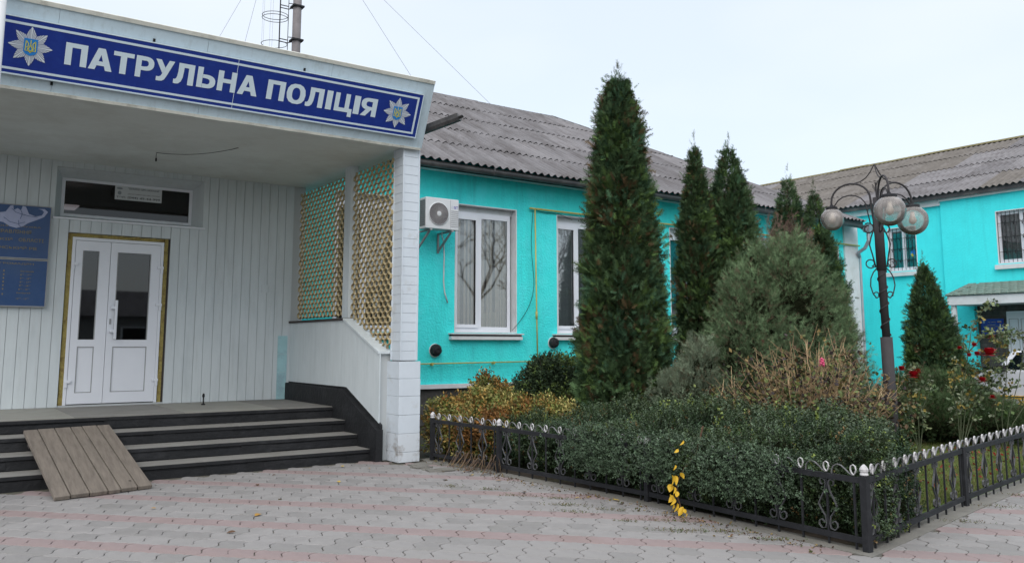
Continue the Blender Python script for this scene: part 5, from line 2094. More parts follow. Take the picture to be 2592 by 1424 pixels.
# arms
for phi, rad, nm in ((R(14), 0.190, 'front'), (R(134), 0.196, 'right'), (R(-106), 0.152, 'left')):
    ad_ = lr * math.sin(phi) - lv * math.cos(phi)

    def AP(r_, z):
        return LP(z) + ad_ * r_
    q = MB()
    # main arch
    pts = [AP(0.05, 2.95), AP(0.06, 3.15), AP(0.075, 3.30)]
    for i in range(13):
        a = math.pi - math.pi * i / 12
        pts.append(AP(0.335 + 0.255 * math.cos(a), 3.42 + 0.225 * math.sin(a)))
    pts.append(AP(0.59, 3.355))
    q.tube(pts, 0.0135, 8)
    q.put('arm', M_LAMP, lamp, smooth=True)
    q = MB()
    pts = [AP(0.10, 3.08)]
    for i in range(9):
        a = math.pi - math.pi * i / 8
        pts.append(AP(0.35 + 0.215 * math.cos(a), 3.30 + 0.19 * math.sin(a)))
    pts = pts[:-1] + [AP(0.575, 3.36)]
    q.tube(pts, 0.009, 6)
    # end curl at pole
    cpts = []
    for i in range(16):
        t = i / 15
        a = R(60) + t * R(400)
        rr = 0.075 * (1 - 0.45 * t)
        cpts.append(AP(0.13 + rr * math.cos(a), 3.02 + rr * math.sin(a)))
    q.tube(cpts, 0.010, 6)
    q.put('inner_scroll', M_LAMP, lamp, smooth=True)
    # ogee rib to the top point
    q = MB()
    q.tube([AP(0.30, 3.64), AP(0.20, 3.655), AP(0.12, 3.70), AP(0.06, 3.77), AP(0.02, 3.84), AP(0.0, 3.87)], 0.008, 5)
    q.put('ogee_rib', M_LAMP, lamp)
    q = MB()
    c = AP(0.59, 3.355)
    cz_ = 3.345 - rad - 0.02
    q.lathe([(0.02, 0.04), (0.028, 0.02), (rad * 0.46, 0.012), (rad * 0.50, -0.004), (rad * 0.50, -0.03), (rad * 0.42, -0.032)][::-1], (c.x, c.y, 3.345), 20)
    q.put('globe_cap', M_IRON, lamp)
    q = MB()
    prof = []
    for i in range(17):
        a = R(-90) + R(152) * i / 16
        prof.append((max(0.004, rad * math.cos(a)), rad * math.sin(a)))
    q.lathe(prof, (c.x, c.y, 3.32 - rad * 0.88), 28)
    gl_ = q.put('globe', M_GLOBE, lamp, smooth=True)
    q = MB()
    q.lathe([(0.012, -0.06), (0.045, -0.035), (0.05, 0.0), (0.03, 0.05), (0.025, 0.11)], (c.x, c.y, 3.32 - rad * 0.85), 12)
    q.put('bulb', mat('bulb_opal', (0.50, 0.46, 0.41), .4), gl_, smooth=True)
q = MB()
q.tube([LP(3.40), LP(3.62)], 0.012, 6)
for i in range(7):
    a = i * 0.9
    q.tube([LP(3.44 + i * .022), LP(3.50 + i * .024, 0.05 * math.cos(a), 0.05 * math.sin(a))], 0.005, 4)
q.put('twisted_spike', M_LAMP, lamp)
# side scrollwork on the pole
for sg in (-1, 1):
    q = MB()
    q.tube([LP(3.02, sg * 0.055), LP(2.90, sg * 0.10), LP(2.80, sg * 0.125), LP(2.66, sg * 0.095), LP(2.50, sg * 0.065)], 0.010, 6)
    pts = []
    for i in range(14):
        t = i / 13
        a = R(-90) + sg * R(360) * t * 0.95
        rr = 0.062 * (1 - 0.35 * t)
        pts.append(LP(2.555 + rr * math.sin(a), sg * 0.125 + rr * math.cos(a)))
    q.tube([LP(2.52, sg * 0.06)] + pts, 0.009, 6)
    pts = [LP(2.49, sg * 0.055), LP(2.44, sg * 0.10), LP(2.36, sg * 0.135), LP(2.26, sg * 0.145), LP(2.16, sg * 0.12), LP(2.10, sg * 0.08)]
    for i in range(10):
        t = i / 9
        a = R(-110) - sg * R(0) + (-sg) * R(300) * t
        rr = 0.042 * (1 - 0.3 * t)
        pts.append(LP(2.145 + rr * math.sin(a), sg * 0.085 + rr * math.cos(a)))
    q.tube(pts, 0.009, 6)
    q.put('side_scroll', M_LAMP, lamp, smooth=True)

# ================================================================ PLANTS
FR = [frond(5, 0.068, 0.36, s) for s in (1, 2)]
PLM = [plume(6, s) for s in (1, 2)]
BOXT = twigleaves(9, 0.075, 0.20, 3)


def interp(prof, z):
    zs = np.array([p[0] for p in prof])
    rs_ = np.array([p[1] for p in prof])
    return np.interp(z, zs, rs_)


def thuja(name, label, x, y, prof, n, size, seed, brown=0.18, lean=(0, 0), group=None, extra=None, base_c=(0.062, 0.108, 0.048)):
    rng = np.random.default_rng(seed)
    H = prof[-1][0]
    t = thing(name, label, 'tree', (x, y, 0), group)
    q = MB()
    q.tube([(x, y, 0), (x, y, H * 0.85)], [0.09, 0.02], 8)
    q.put('trunk', M_BARK, t)
    # clumps of sprays over the shell, weighted by radius
    per = 26
    nc = max(60, n // per)
    m = nc * 5
    zc = rng.uniform(prof[0][0] + .05, H - .03, m)
    rc0 = interp(prof, zc)
    keep = rng.uniform(0, 1, m) < (rc0 + 0.08) / (max(p[1] for p in prof) + 0.08)
    zc, rc0 = zc[keep][:nc], rc0[keep][:nc]
    nc = len(zc)
    thc = rng.uniform(0, 2 * np.pi, nc)
    Dc = np.stack([np.cos(thc), np.sin(thc), np.zeros(nc)], 1)
    Qc = np.stack([Dc[:, 0] * rc0, Dc[:, 1] * rc0, zc], 1)
    lm1 = lump(Qc * [1.6, 1.6, 0.55], seed, 2.6)
    rcl = rc0 * (1 + 0.15 * lm1 + rng.normal(0, .09, nc)) - 0.03 + rng.exponential(.012, nc)
    Pc = np.stack([x + Dc[:, 0] * rcl + lean[0] * zc / H, y + Dc[:, 1] * rcl + lean[1] * zc / H, zc], 1)
    bl = lump(Qc * [1, 1, 1.2], seed + 9, 4.5)
    cb = rng.uniform(0.72, 1.35, nc)
    hue = rng.uniform(0, 1, nc)
    brc = rng.uniform(0, 1, nc) < np.clip(brown * (1.0 + 1.6 * bl), 0, 0.8)
    idx = np.repeat(np.arange(nc), per)
    n = len(idx)
    cs_ = size * 0.62
    local = rng.normal(0, 1, (n, 3)) * [cs_ * .42, cs_ * .42, cs_ * .62]
    Dn = Dc[idx]
    outw = np.abs(rng.normal(0, 1, n)) * cs_ * .38 - cs_ * .5
    P = Pc[idx] + local + Dn * outw[:, None]
    D = Dn * rng.uniform(0.15, 0.75, (n, 1)) + np.array([0, 0, 1.0]) * rng.uniform(0.15, 1.0, (n, 1)) + local / cs_ * .55 + rng.normal(0, 0.22, (n, 3))
    S = size * rng.uniform(0.45, 0.95, n) * np.clip(0.5 + rc0[idx] / 0.5, 0.6, 1.05)
    roll = np.cross(Dn, np.array([0, 0, 1.0])) * 0.3 + Dn + rng.normal(0, 0.6, (n, 3))
    C = np.array(base_c)[None, :] * cb[idx][:, None] * rng.uniform(0.7, 1.35, (n, 1))
    yel = hue[idx] < 0.3
    C[yel] *= np.array([1.35, 1.30, 0.9])
    blu = hue[idx] > 0.75
    C[blu] *= np.array([0.8, 0.95, 1.15])
    br = brc[idx] & (rng.uniform(0, 1, n) < .75) | (rng.uniform(0, 1, n) < brown * .10)
    C[br] = np.array([0.100, 0.068, 0.034]) * rng.uniform(0.6, 1.4, (br.sum(), 1))
    crown = leaves('crown', P, D, S, FR[seed % 2], C, M_LEAF, t, rng)
    # even inner layer that closes the gaps
    nf = int(n * 0.7)
    zf = rng.uniform(prof[0][0] + .02, H - .05, nf * 3)
    rf = interp(prof, zf)
    kp = rng.uniform(0, 1, nf * 3) < (rf + 0.06) / (max(p[1] for p in prof) + 0.06)
    zf, rf = zf[kp][:nf], rf[kp][:nf]
    nf = len(zf)
    tf_ = rng.uniform(0, 2 * np.pi, nf)
    Df = np.stack([np.cos(tf_), np.sin(tf_), np.zeros(nf)], 1)
    rq = rf * rng.uniform(.72, .98, nf)
    Pf = np.stack([x + Df[:, 0] * rq + lean[0] * zf / H, y + Df[:, 1] * rq + lean[1] * zf / H, zf - size * .3], 1)
    lmf = lump(Pf, seed + 3, 5.0)
    Cf = np.array(base_c)[None, :] * .85 * (1 + .3 * lmf[:, None]) * rng.uniform(.6, 1.3, (nf, 1))
    bf = rng.uniform(0, 1, nf) < brown * .6
    Cf[bf] = np.array([0.075, 0.054, 0.028]) * rng.uniform(.6, 1.3, (bf.sum(), 1))
    leaves('inner_foliage', Pf, Df * .5 + [0, 0, .7] + rng.normal(0, .35, (nf, 3)), size * rng.uniform(.6, 1.1, nf), FR[0], Cf, M_LEAF, t, rng)
    # feathery leaders at the top
    k = 46
    zt = H + rng.uniform(-0.55, 0.24, k)
    off = rng.normal(0, 1, (k, 2)) * np.clip((H + 0.22 - zt) * 0.14, 0.006, 0.2)[:, None]
    P2 = np.stack([x + lean[0] + off[:, 0], y + lean[1] + off[:, 1], zt], 1)
    D2 = np.stack([off[:, 0] * 2 + rng.normal(0, .15, k), off[:, 1] * 2 + rng.normal(0, .15, k), np.ones(k)], 1)
    C2 = np.tile(np.array([0.085, 0.10, 0.060]), (k, 1)) * rng.uniform(0.8, 1.3, (k, 1))
    leaves('leader_shoots', P2, D2, np.full(k, size * 0.8) * rng.uniform(.5, 1.1, k), PLM[0], C2, M_LEAF, t, rng, kind='stuff')
    # opaque core added inside, near-black to give the crown shade in depth
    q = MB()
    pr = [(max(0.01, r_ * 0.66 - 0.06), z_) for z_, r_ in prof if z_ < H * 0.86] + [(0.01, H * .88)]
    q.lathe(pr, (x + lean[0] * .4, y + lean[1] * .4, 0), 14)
    q.put('shade_core', M_CORE, t)
    return t


thuja('thuja', 'tallest dark green columnar thuja, its foliage mottled brown, beside the second window', 8.28, 8.96,
      [(0.0, .50), (0.6, .58), (1.34, .58), (2.47, .49), (3.6, .37), (4.17, .32), (4.73, .25), (5.10, .18), (5.32, .10), (5.42, .03)], 24000, 0.17, 31, 0.17, lean=(-0.05, 0.02))
thuja('thuja', 'slim pointed thuja, left one of the joined pair right of the tallest thuja', 9.87, 8.99,
      [(0.0, 0.287), (1.33, 0.322), (2.62, 0.296), (3.48, 0.225), (4.0, 0.146), (4.34, 0.058), (4.6, 0.02)], 10000, 0.14, 41, 0.15, lean=(-.02, 0))
thuja('thuja', 'broad thuja with blunt shoulders, right one of the joined pair before the turquoise wall', 10.39, 8.76,
      [(0.0, 0.375), (1.33, 0.428), (2.62, 0.401), (3.39, 0.331), (4.0, 0.225), (4.43, 0.102), (4.64, 0.02)], 12000, 0.14, 42, 0.15)
thuja('thuja', 'thuja with a spiky twig top rising behind the grey-green juniper', 14.55, 10.75,
      [(0, 0.41), (1.5, 0.445), (3.0, 0.392), (3.9, 0.296), (4.5, 0.181), (4.85, 0.058), (4.95, 0.02)], 7000, 0.15, 51, 0.06)
thuja('thuja', 'lower thuja right next to the lamp globe, behind the grey-green juniper', 14.95, 10.22,
      [(0, 0.48), (1.5, 0.516), (2.6, 0.445), (3.5, 0.304), (4.1, 0.181), (4.45, 0.067), (4.6, 0.02)], 7500, 0.15, 52, 0.06, lean=(-.12, .12))
thuja('thuja', 'small conical thuja standing alone before the far turquoise wall at the right', 16.85, 9.02,
      [(0, 0.533), (0.7, 0.56), (1.5, 0.48), (2.1, 0.348), (2.6, 0.208), (2.95, 0.084), (3.15, 0.02)], 10000, 0.14, 61, 0.10, lean=(-.14, .14))


def juniper(name, label, x, y, blobs, n, size, seed, col, inner=None, cat='shrub', up=0.8):
    """shrub of several overlapping ellipsoid lobes: blobs = (dx,dy,z,rx,rz)"""
    rng = np.random.default_rng(seed)
    t = thing(name, label, cat, (x, y, 0))
    q = MB()
    for b in blobs[:5]:
        q.tube([(x, y, 0), (x + b[0] * .5, y + b[1] * .5, b[2] * .5), (x + b[0], y + b[1], b[2])], [0.035, .02, .01], 5)
    q.put('stems', M_BARK, t)
    w = np.array([b[3] * b[4] for b in blobs])
    per = 22
    nc = n // per
    ic = rng.choice(len(blobs), nc, p=w / w.sum())
    Bc = np.array(blobs)[ic]
    vc = rng.normal(size=(nc, 3))
    vc /= np.linalg.norm(vc, axis=1)[:, None]
    vc[:, 2] = np.where(vc[:, 2] < -0.5, -vc[:, 2], vc[:, 2])
    Pc = vc * Bc[:, [3, 3, 4]] * (0.90 + rng.normal(0, .12, nc))[:, None] + Bc[:, :3] + np.array([x, y, 0])
    cl = size * .8
    dc = vc * .9 + np.array([0, 0, up]) + rng.normal(0, .2, (nc, 3))
    dc /= np.linalg.norm(dc, axis=1)[:, None]
    cb = rng.uniform(.62, 1.4, nc)
    idx = np.repeat(np.arange(nc), per)
    n = len(idx)
    along = rng.uniform(-1.1, .9, n)
    P = Pc[idx] + dc[idx] * (along * cl)[:, None] + rng.normal(0, 1, (n, 3)) * (cl * .30 * (1.2 - along))[:, None] * .7
    D = dc[idx] + rng.normal(0, .42, (n, 3))
    S = size * rng.uniform(.4, .85, n)
    C = np.array(col)[None, :] * cb[idx][:, None] * rng.uniform(0.7, 1.35, (n, 1)) * (1 + .12 * along[:, None])
    ok = P[:, 2] > 0.03
    P, D, S, C = P[ok], D[ok], S[ok], C[ok]
    n = len(P)
    br = rng.uniform(0, 1, n) < 0.12
    C[br] = np.array([0.14, 0.105, 0.07])
    leaves('foliage', P, D, S, PLM[seed % 2], C, M_LEAF, t, rng)
    if inner is False:
        return t
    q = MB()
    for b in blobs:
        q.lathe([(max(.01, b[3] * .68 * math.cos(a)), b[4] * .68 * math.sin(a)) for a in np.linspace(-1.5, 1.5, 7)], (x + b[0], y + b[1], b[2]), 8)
    q.put('shade_core', M_CORE, t)  # added solid lobes, coloured dark as shade behind the plumes
    return t


# r = right in view (0.818,-0.575); offsets below use it
RX, RY = 0.818, -0.575


def rv(u, w=0.0):
    return (RX * u - RY * -w * 0 + 0.575 * w, RY * u + 0.818 * w)


def B(u, w, z, rx, rz):
    a, b = rv(u, w)
    return (a, b, z, rx, rz)


juniper('juniper', 'large bushy grey-green juniper in the middle of the flower bed', 9.55, 7.30,
        [B(0, 0, .9, .92, .9), B(-.50, -.1, 1.30, .52, .70), B(-.30, 0, 1.85, .50, .68), B(.18, 0, 2.10, .50, .68), B(.52, .1, 1.65, .46, .78), B(.76, 0, 1.2, .36, .55), B(-.55, -.2, .6, .6, .5), B(.5, -.2, .7, .6, .5),
         B(.84, .1, 1.68, .18, .30), B(-.25, .1, 2.50, .22, .36), B(.28, .1, 2.60, .24, .38), B(.02, 0, 2.35, .34, .45)], 36000, 0.17, 71, (0.125, 0.190, 0.098))
juniper('juniper', 'small soft pale green juniper between the tall thuja and the big juniper', 8.35, 7.75,
        [B(0, 0, .65, .42, .6), B(.10, 0, 1.15, .24, .40), B(-.30, 0, .75, .25, .35), B(.35, 0, .7, .25, .35)], 10000, 0.13, 72, (0.17, 0.215, 0.145))
juniper('dying_shrub', 'reddish brown half-dead thin conifer shoots behind the grey-green juniper', 13.3, 9.9,
        [B(-.45, 0, 3.1, .35, .5), B(-.1, 0, 3.25, .35, .5), B(.25, 0, 3.1, .3, .5)], 1000, 0.22, 73, (0.15, 0.095, 0.08), inner=False)
juniper('spruce', 'small dark spruce tip between the dry hydrangea and the lamp', 12.1, 7.9,
        [B(0, 0, .45, .42, .45), B(-.08, 0, .95, .16, .38), B(.3, 0, .5, .3, .3), B(.55, 0, .55, .25, .25)], 4400, 0.13, 74, (0.05, 0.08, 0.04))
juniper('creeping_juniper', 'spreading dark green juniper mound behind the roses', 13.6, 7.15,
        [B(-.55, 0, .5, .50, .48), B(-.1, 0, .5, .55, .45), B(.35, 0, .32, .50, .30), B(.75, 0, .20, .35, .18), B(.1, -.5, .30, .8, .30), B(.6, -.6, .25, .55, .28), B(-.85, 0, .35, .4, .35), B(-.6, -.6, .3, .5, .35)], 24000, 0.20, 75, (0.065, 0.105, 0.045), up=0.5)


def leafy(name, label, x, y, blobs, n, size, seed, cols, tmpl, m=None, cat='shrub', stems=30, up=0.5, core=True):
    rng = np.random.default_rng(seed)
    m = m or M_SOFTLEAF
    t = thing(name, label, cat, (x, y, 0))
    q = MB()
    rs_ = random.Random(seed)
    for i in range(stems):
        b = rs_.choice(blobs)
        e = (x + b[0] + rs_.uniform(-1, 1) * b[3] * .8, y + b[1] + rs_.uniform(-1, 1) * b[3] * .8, b[2] + rs_.uniform(0.2, 1.05) * b[4])
        q.tube([(x + b[0] * .3, y + b[1] * .3, 0), ((x + e[0]) / 2 + rs_.uniform(-.08, .08), (y + e[1]) / 2 + rs_.uniform(-.08, .08), e[2] * .55), e], [0.008, .006, .003], 4)
    q.put('stems', M_BARK, t)
    w = np.array([b[3] * b[4] for b in blobs])
    idx = rng.choice(len(blobs), n, p=w / w.sum())
    Bb = np.array(blobs)[idx]
    v = rng.normal(size=(n, 3))
    v /= np.linalg.norm(v, axis=1)[:, None]
    rad = 1 - 0.45 * rng.uniform(0, 1, n) ** 1.4
    P0 = v * rad[:, None] * Bb[:, [3, 3, 4]]
    lm = lump(P0 + Bb[:, :3], seed, 5.0)
    P0 *= (1 + 0.15 * lm)[:, None]
    P = P0 + Bb[:, :3] + np.array([x, y, 0])
    ok = P[:, 2] > 0.03
    P, v, lm = P[ok], v[ok], lm[ok]
    n = len(P)
    D = v + np.array([0, 0, up]) + rng.normal(0, .5, (n, 3))
    S = size * rng.uniform(0.6, 1.3, n)
    cols = np.array(cols)
    ci = np.clip(((lm + 1) / 2 * len(cols) + rng.normal(0, .9, n)).astype(int), 0, len(cols) - 1)
    C = cols[ci] * rng.uniform(0.7, 1.35, (n, 1))
    leaves('foliage', P, D, S, tmpl, C, m, t, rng)
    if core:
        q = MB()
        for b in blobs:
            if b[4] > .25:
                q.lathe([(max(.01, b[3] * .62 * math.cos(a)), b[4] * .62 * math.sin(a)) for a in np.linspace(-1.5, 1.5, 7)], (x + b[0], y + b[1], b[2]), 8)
        q.put('shade_core', M_CORE, t)  # added dark filling that stands in for shade among the leaves
    return t


LEAFT = twigleaves(7, 0.085, 0.38, 5)
leafy('spirea', 'rounded spirea bush turned orange and yellow beside the white column', 6.45, 9.75,
      [B(-.50, 0, .38, .36, .38), B(-.15, 0, .42, .45, .40), B(.32, 0, .42, .45, .36), B(.80, .1, .40, .36, .32), B(0, -.4, .34, .5, .32), B(-.05, .1, .82, .14, .26), B(.15, .1, .78, .14, .2), B(1.1, .2, .35, .25, .28)],
      8500, 0.115, 81, [(.15, .075, .025), (.24, .11, .03), (.09, .10, .03), (.28, .18, .05), (.16, .19, .05), (.38, .33, .12)], LEAFT, up=.8)
leafy('euonymus', 'dark evergreen round bush with light tips before the second window', 8.15, 10.75,
      [B(-.05, 0, .55, .50, .6), B(.40, 0, .6, .46, .6), B(.15, 0, 1.0, .40, .30), B(-.45, 0, .40, .25, .35)], 8000, 0.115, 82, [(.022, .040, .022), (.03, .05, .025), (.035, .06, .025), (.10, .15, .04)], LEAFT, up=1.2)

# the boxwood hedge: leaf twigs over a rolling mound behind and over the fence
rng = np.random.default_rng(99)
hedge = thing('boxwood_hedge', 'dense trimmed boxwood hedge leaning over the black fence', 'hedge', (6.5, 6, 0))


def hb(y):
    """hedge half-section: front x, back x, top z for a given y"""
    ys = [3.80, 4.0, 4.6, 5.6, 6.6, 7.4, 8.2, 9.2, 9.9]
    fx = [6.08, 5.92, 5.84, 5.80, 5.86, 5.93, 6.02, 6.02, 6.08]
    bx = [6.5, 7.15, 7.35, 7.5, 7.6, 7.6, 7.3, 6.6, 6.4]
    tz = [0.42, .66, .74, .76, .75, .72, .56, .48, .45]
    y = np.asarray(y, float)
    return np.interp(y, ys, fx), np.interp(y, ys, bx) + .12 * np.sin(y * 2.7), np.interp(y, ys, tz) + .035 * np.sin(y * 4.1 + 1) + .025 * np.sin(y * 9.3)


n = 30000
yy = rng.uniform(3.82, 9.85, n)
fx, bx, tz = hb(yy)
u = rng.uniform(0, 1, n)
# u<.38 front face, <.88 top, rest back/ends
P = np.zeros((n, 3))
nrm_ = np.zeros((n, 3))
fmask = u < 0.42
tmask = (u >= 0.42) & (u < 0.93)
bmask = u >= 0.93
v = rng.uniform(0, 1, n)
P[fmask] = np.stack([fx + 0.20 * (1 - v) ** 1.5 + 0.18 * np.clip(v - .7, 0, 1) ** 1.0, yy, 0.03 + v * tz * 0.80], 1)[fmask]
nrm_[fmask] = (-1, 0, 0.25)
w_ = rng.uniform(0, 1, n)
P[tmask] = np.stack([fx + 0.05 + (bx - fx) * w_, yy, tz * (0.78 + 0.24 * np.sin(np.clip(w_ * 1.5, 0, 1) * np.pi / 2)) - 0.25 * np.clip(w_ - .8, 0, 1)], 1)[tmask]
nrm_[tmask] = (-.2, 0, 1)
P[bmask] = np.stack([bx, yy, v * tz * .95], 1)[bmask]
nrm_[bmask] = (1, 0, .2)
# right end face along the side fence
ke = 5200
ve, we = rng.uniform(0, 1, ke), rng.uniform(0, 1, ke)
Pe = np.stack([5.86 + 1.22 * we, 3.80 + 0.30 * we + 0.06 * ve, 0.04 + ve * (0.80 - .10 * we)], 1)
P = np.concatenate([P, Pe])
nrm_ = np.concatenate([nrm_, np.tile([0.25, -1, .25], (ke, 1))])
lm = lump(P, 5, 3.2)
lm2 = lump(P, 6, 9.0)
P = P + nrm_ * (0.10 * lm + 0.05 * lm2)[:, None]
P -= nrm_ * (rng.uniform(0, 1, len(P)) ** 1.5 * 0.12)[:, None]
P = P + rng.normal(0, .012, P.shape)
D = nrm_ + rng.normal(0, .55, P.shape) + np.array([0, 0, .5])
lm3 = lump(P, 61, 16.0)
P = P + nrm_ * (0.035 * lm3)[:, None]
C = np.array([0.025, 0.047, 0.017])[None, :] * (1 + .35 * lm2[:, None] + .35 * lm3[:, None]) * rng.uniform(.6, 1.5, (len(P), 1))
C = C * (1 + lm[:, None] * np.array([[.30, .12, -.05]]))
pale = rng.uniform(0, 1, len(P)) < np.clip(.10 + .20 * lm + .25 * lm3, 0, .6)
C[pale] = np.array([0.092, 0.135, 0.080]) * rng.uniform(.7, 1.3, (pale.sum(), 1))
dead = rng.uniform(0, 1, len(P)) < 0.015
C[dead] = np.array([0.16, 0.10, 0.04])
lime = rng.uniform(0, 1, len(P)) < 0.02
C[lime] = np.array([0.17, 0.22, 0.05])
ok = P[:, 2] > 0.015
leaves('foliage', P[ok], D[ok], 0.085 * rng.uniform(.6, 1.3, ok.sum()), BOXT, C[ok], M_BOX, hedge, rng)
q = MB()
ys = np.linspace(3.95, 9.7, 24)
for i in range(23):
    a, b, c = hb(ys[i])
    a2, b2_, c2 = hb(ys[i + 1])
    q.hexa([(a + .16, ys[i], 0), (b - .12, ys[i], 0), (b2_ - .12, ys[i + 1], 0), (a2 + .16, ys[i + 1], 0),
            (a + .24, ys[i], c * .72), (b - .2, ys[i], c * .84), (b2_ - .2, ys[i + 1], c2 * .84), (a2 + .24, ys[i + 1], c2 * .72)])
q.put('shade_core', M_CORE, hedge)  # added dark block, its colour stands for shade inside the hedge
# branchlets leaning out over the rail in places
k = 2600
yk = np.concatenate([rng.normal(c_, .20, k // 5) for c_ in (6.9, 6.45, 5.75, 5.1, 4.6)])
k = len(yk)
zk = rng.uniform(.22, .66, k)
xk = 5.83 - rng.uniform(0, .17, k) * np.sin(np.clip((zk - .1) / .6, 0, 1) * np.pi) - .02
Ck = np.array([0.06, 0.095, 0.055])[None, :] * rng.uniform(.6, 1.6, (k, 1))
leaves('overhang', np.stack([xk + np.where(yk > 6.3, .03, 0), yk, zk], 1), np.tile([-1, 0, .3], (k, 1)) + rng.normal(0, .6, (k, 3)), .085 * rng.uniform(.6, 1.3, k), BOXT, Ck, M_BOX, hedge, rng)
# upright sprigs along the top edge
k = 420
yk = rng.uniform(4.1, 8.3, k)
fxk, bxk, tzk = hb(yk)
Pk = np.stack([fxk + (bxk - fxk) * rng.uniform(.5, 1, k), yk, tzk * .96 + rng.uniform(-.02, .06, k) + .03 * np.sin(yk * 7)], 1)
Ck = np.where(rng.uniform(0, 1, (k, 1)) < .12, np.array([[.17, .22, .05]]), np.array([[.05, .075, .035]]))
leaves('sprigs', Pk, np.tile([0, 0, 1.], (k, 1)) + rng.normal(0, .2, (k, 3)), rng.uniform(.08, .22, k), BOXT, Ck, M_BOX, hedge, rng)


# dry hydrangea: tan twigs with withered leaves
def twigs(name, label, x, y, n, H, Rr, seed, col, r0=0.006, leaf=0, leafcols=None, cat='shrub', side=6, zmin=0.45):
    rs_ = random.Random(seed)
    rng_ = np.random.default_rng(seed)
    t = thing(name, label, cat, (x, y, 0))
    q = MB()
    tips = []
    cols_ = []
    for i in range(n):
        a = rs_.uniform(0, 2 * math.pi)
        rr = Rr * math.sqrt(rs_.uniform(0.02, 1))
        h = H * (1 - 0.42 * (rr / Rr) ** 2) * rs_.uniform(0.8, 1.05)
        bx_, by_ = x + math.cos(a) * rr * .30, y + math.sin(a) * rr * .30
        ex, ey = x + math.cos(a) * rr, y + math.sin(a) * rr
        pts = []
        for k in range(5):
            s = k / 4
            pts.append(Vector((bx_ + (ex - bx_) * s ** 1.3 + rs_.uniform(-.02, .02), by_ + (ey - by_) * s ** 1.3 + rs_.uniform(-.02, .02), h * s)))
        q.tube(pts, [r0, r0 * .9, r0 * .75, r0 * .6, r0 * .35], 4, caps=False)
        for j in range(side):
            s = rs_.uniform(zmin, 0.97)
            k = int(s * 4)
            p0 = pts[k].lerp(pts[min(k + 1, 4)], s * 4 - k)
            d = Vector((rs_.uniform(-1, 1), rs_.uniform(-1, 1), rs_.uniform(0.0, 1.0))) + Vector((math.cos(a), math.sin(a), .2)) * .5
            d.normalize()
            L = rs_.uniform(.12, .34)
            p1 = p0 + d * L * .5
            p2 = p0 + d * L + Vector((0, 0, rs_.uniform(0, .06)))
            q.tube([p0, p1, p2], [r0 * .6, r0 * .45, r0 * .3], 3, caps=False)
            tips.append(tuple(p2))
    me = q.mesh('stems', M_TWIG)
    a_ = me.color_attributes.new('Col', 'FLOAT_COLOR', 'POINT')
    nv = len(me.vertices)
    co = np.zeros(nv * 3, dtype=np.float32)
    me.vertices.foreach_get('co', co)
    co = co.reshape(-1, 3)
    c = np.ones((nv, 4), dtype=np.float32)
    nnz = 1 + .35 * lump(co, seed, 12)
    c[:, :3] = np.clip(np.array(col)[None, :] * nnz[:, None], 0.01, 1)
    a_.data.foreach_set('color', c.ravel())
    put('stems', me, t)
    if leaf:
        T = np.array(tips)
        idx = rng_.integers(0, len(T), leaf)
        P = T[idx] + rng_.normal(0, .06, (leaf, 3)) - np.array([0, 0, .10]) * rng_.uniform(0, 4, (leaf, 1))
        lc = np.array(leafcols)
        C = lc[rng_.integers(0, len(lc), leaf)] * rng_.uniform(.6, 1.3, (leaf, 1))
        leaves('foliage', P, rng_.normal(0, 1, (leaf, 3)) - [0, 0, .4], rng_.uniform(.05, .11, leaf), twigleaves(2, .20, .62, 7), C, M_SOFTLEAF, t, rng_)
    return t


twigs('hydrangea', 'bare tan twiggy hydrangea with withered leaves behind the hedge', 8.55, 6.15, 105, 1.58, 1.04, 91, (0.40, 0.285, 0.17), 0.0064, 3600,
      [(.10, .065, .035), (.18, .13, .05), (.13, .16, .05), (.05, .035, .025), (.10, .13, .05), (.04, .03, .03)], side=7)
q = MB()
for i in range(26):
    a, h = i * 2.4, (i % 13) / 13
    c = Vector((8.22 + 0.022 * math.cos(a) * (1 - h * .4), 5.72 + 0.022 * math.sin(a) * (1 - h * .4), 1.27 + h * 0.085))
    q.lathe([(0.002, -.012), (0.013, -.004), (0.012, .006), (.002, .012)], tuple(c), 6)
tag(q.put('pink_flower', M_PINK), 'tiny pink flower spike among the dry hydrangea twigs', 'flower')

# roses
RL = twigleaves(5, 0.17, 0.46, 12)
ROSC = [(.07, .11, .04), (.10, .14, .06), (.16, .19, .09), (.26, .20, .05), (.09, .13, .07), (.20, .23, .15)]


def rose(label, x, y, stems, seed, nleaf):
    """stems: list of polylines in (u right, w away, z)"""
    rs_ = random.Random(seed)
    rng_ = np.random.default_rng(seed)
    t = thing('rose_bush', label, 'rose bush', (x, y, 0), 'red rose bushes by the lawn')
    q = MB()
    Ps, Ds = [], []
    for st in stems:
        pts = []
        for (u, w, z) in st:
            a, b = rv(u, w)
            pts.append(Vector((x + a, y + b, z)))
        q.tube(pts, [0.008 - 0.005 * i / (len(pts) - 1) for i in range(len(pts))], 5)
        for i in range(nleaf):
            s = rs_.uniform(.28, 1) ** .9 * (len(pts) - 1)
            k = min(int(s), len(pts) - 2)
            p = pts[k].lerp(pts[k + 1], s - k)
            Ps.append(tuple(p + Vector((rs_.gauss(0, .035), rs_.gauss(0, .035), rs_.gauss(0, .03)))))
            Ds.append((rs_.gauss(0, 1), rs_.gauss(0, 1), rs_.gauss(.1, .5)))
    q.put('stems', mat('rose_stem', (0.07, 0.085, 0.045), .8, .2, 20), t)
    m_ = len(Ps)
    cc_ = np.array(ROSC)[rng_.integers(0, len(ROSC), m_)] * rng_.uniform(.6, 1.3, (m_, 1))
    leaves('foliage', np.array(Ps), np.array(Ds), rng_.uniform(.09, .15, m_), RL, cc_, M_SOFTLEAF, t, rng_)
    return t


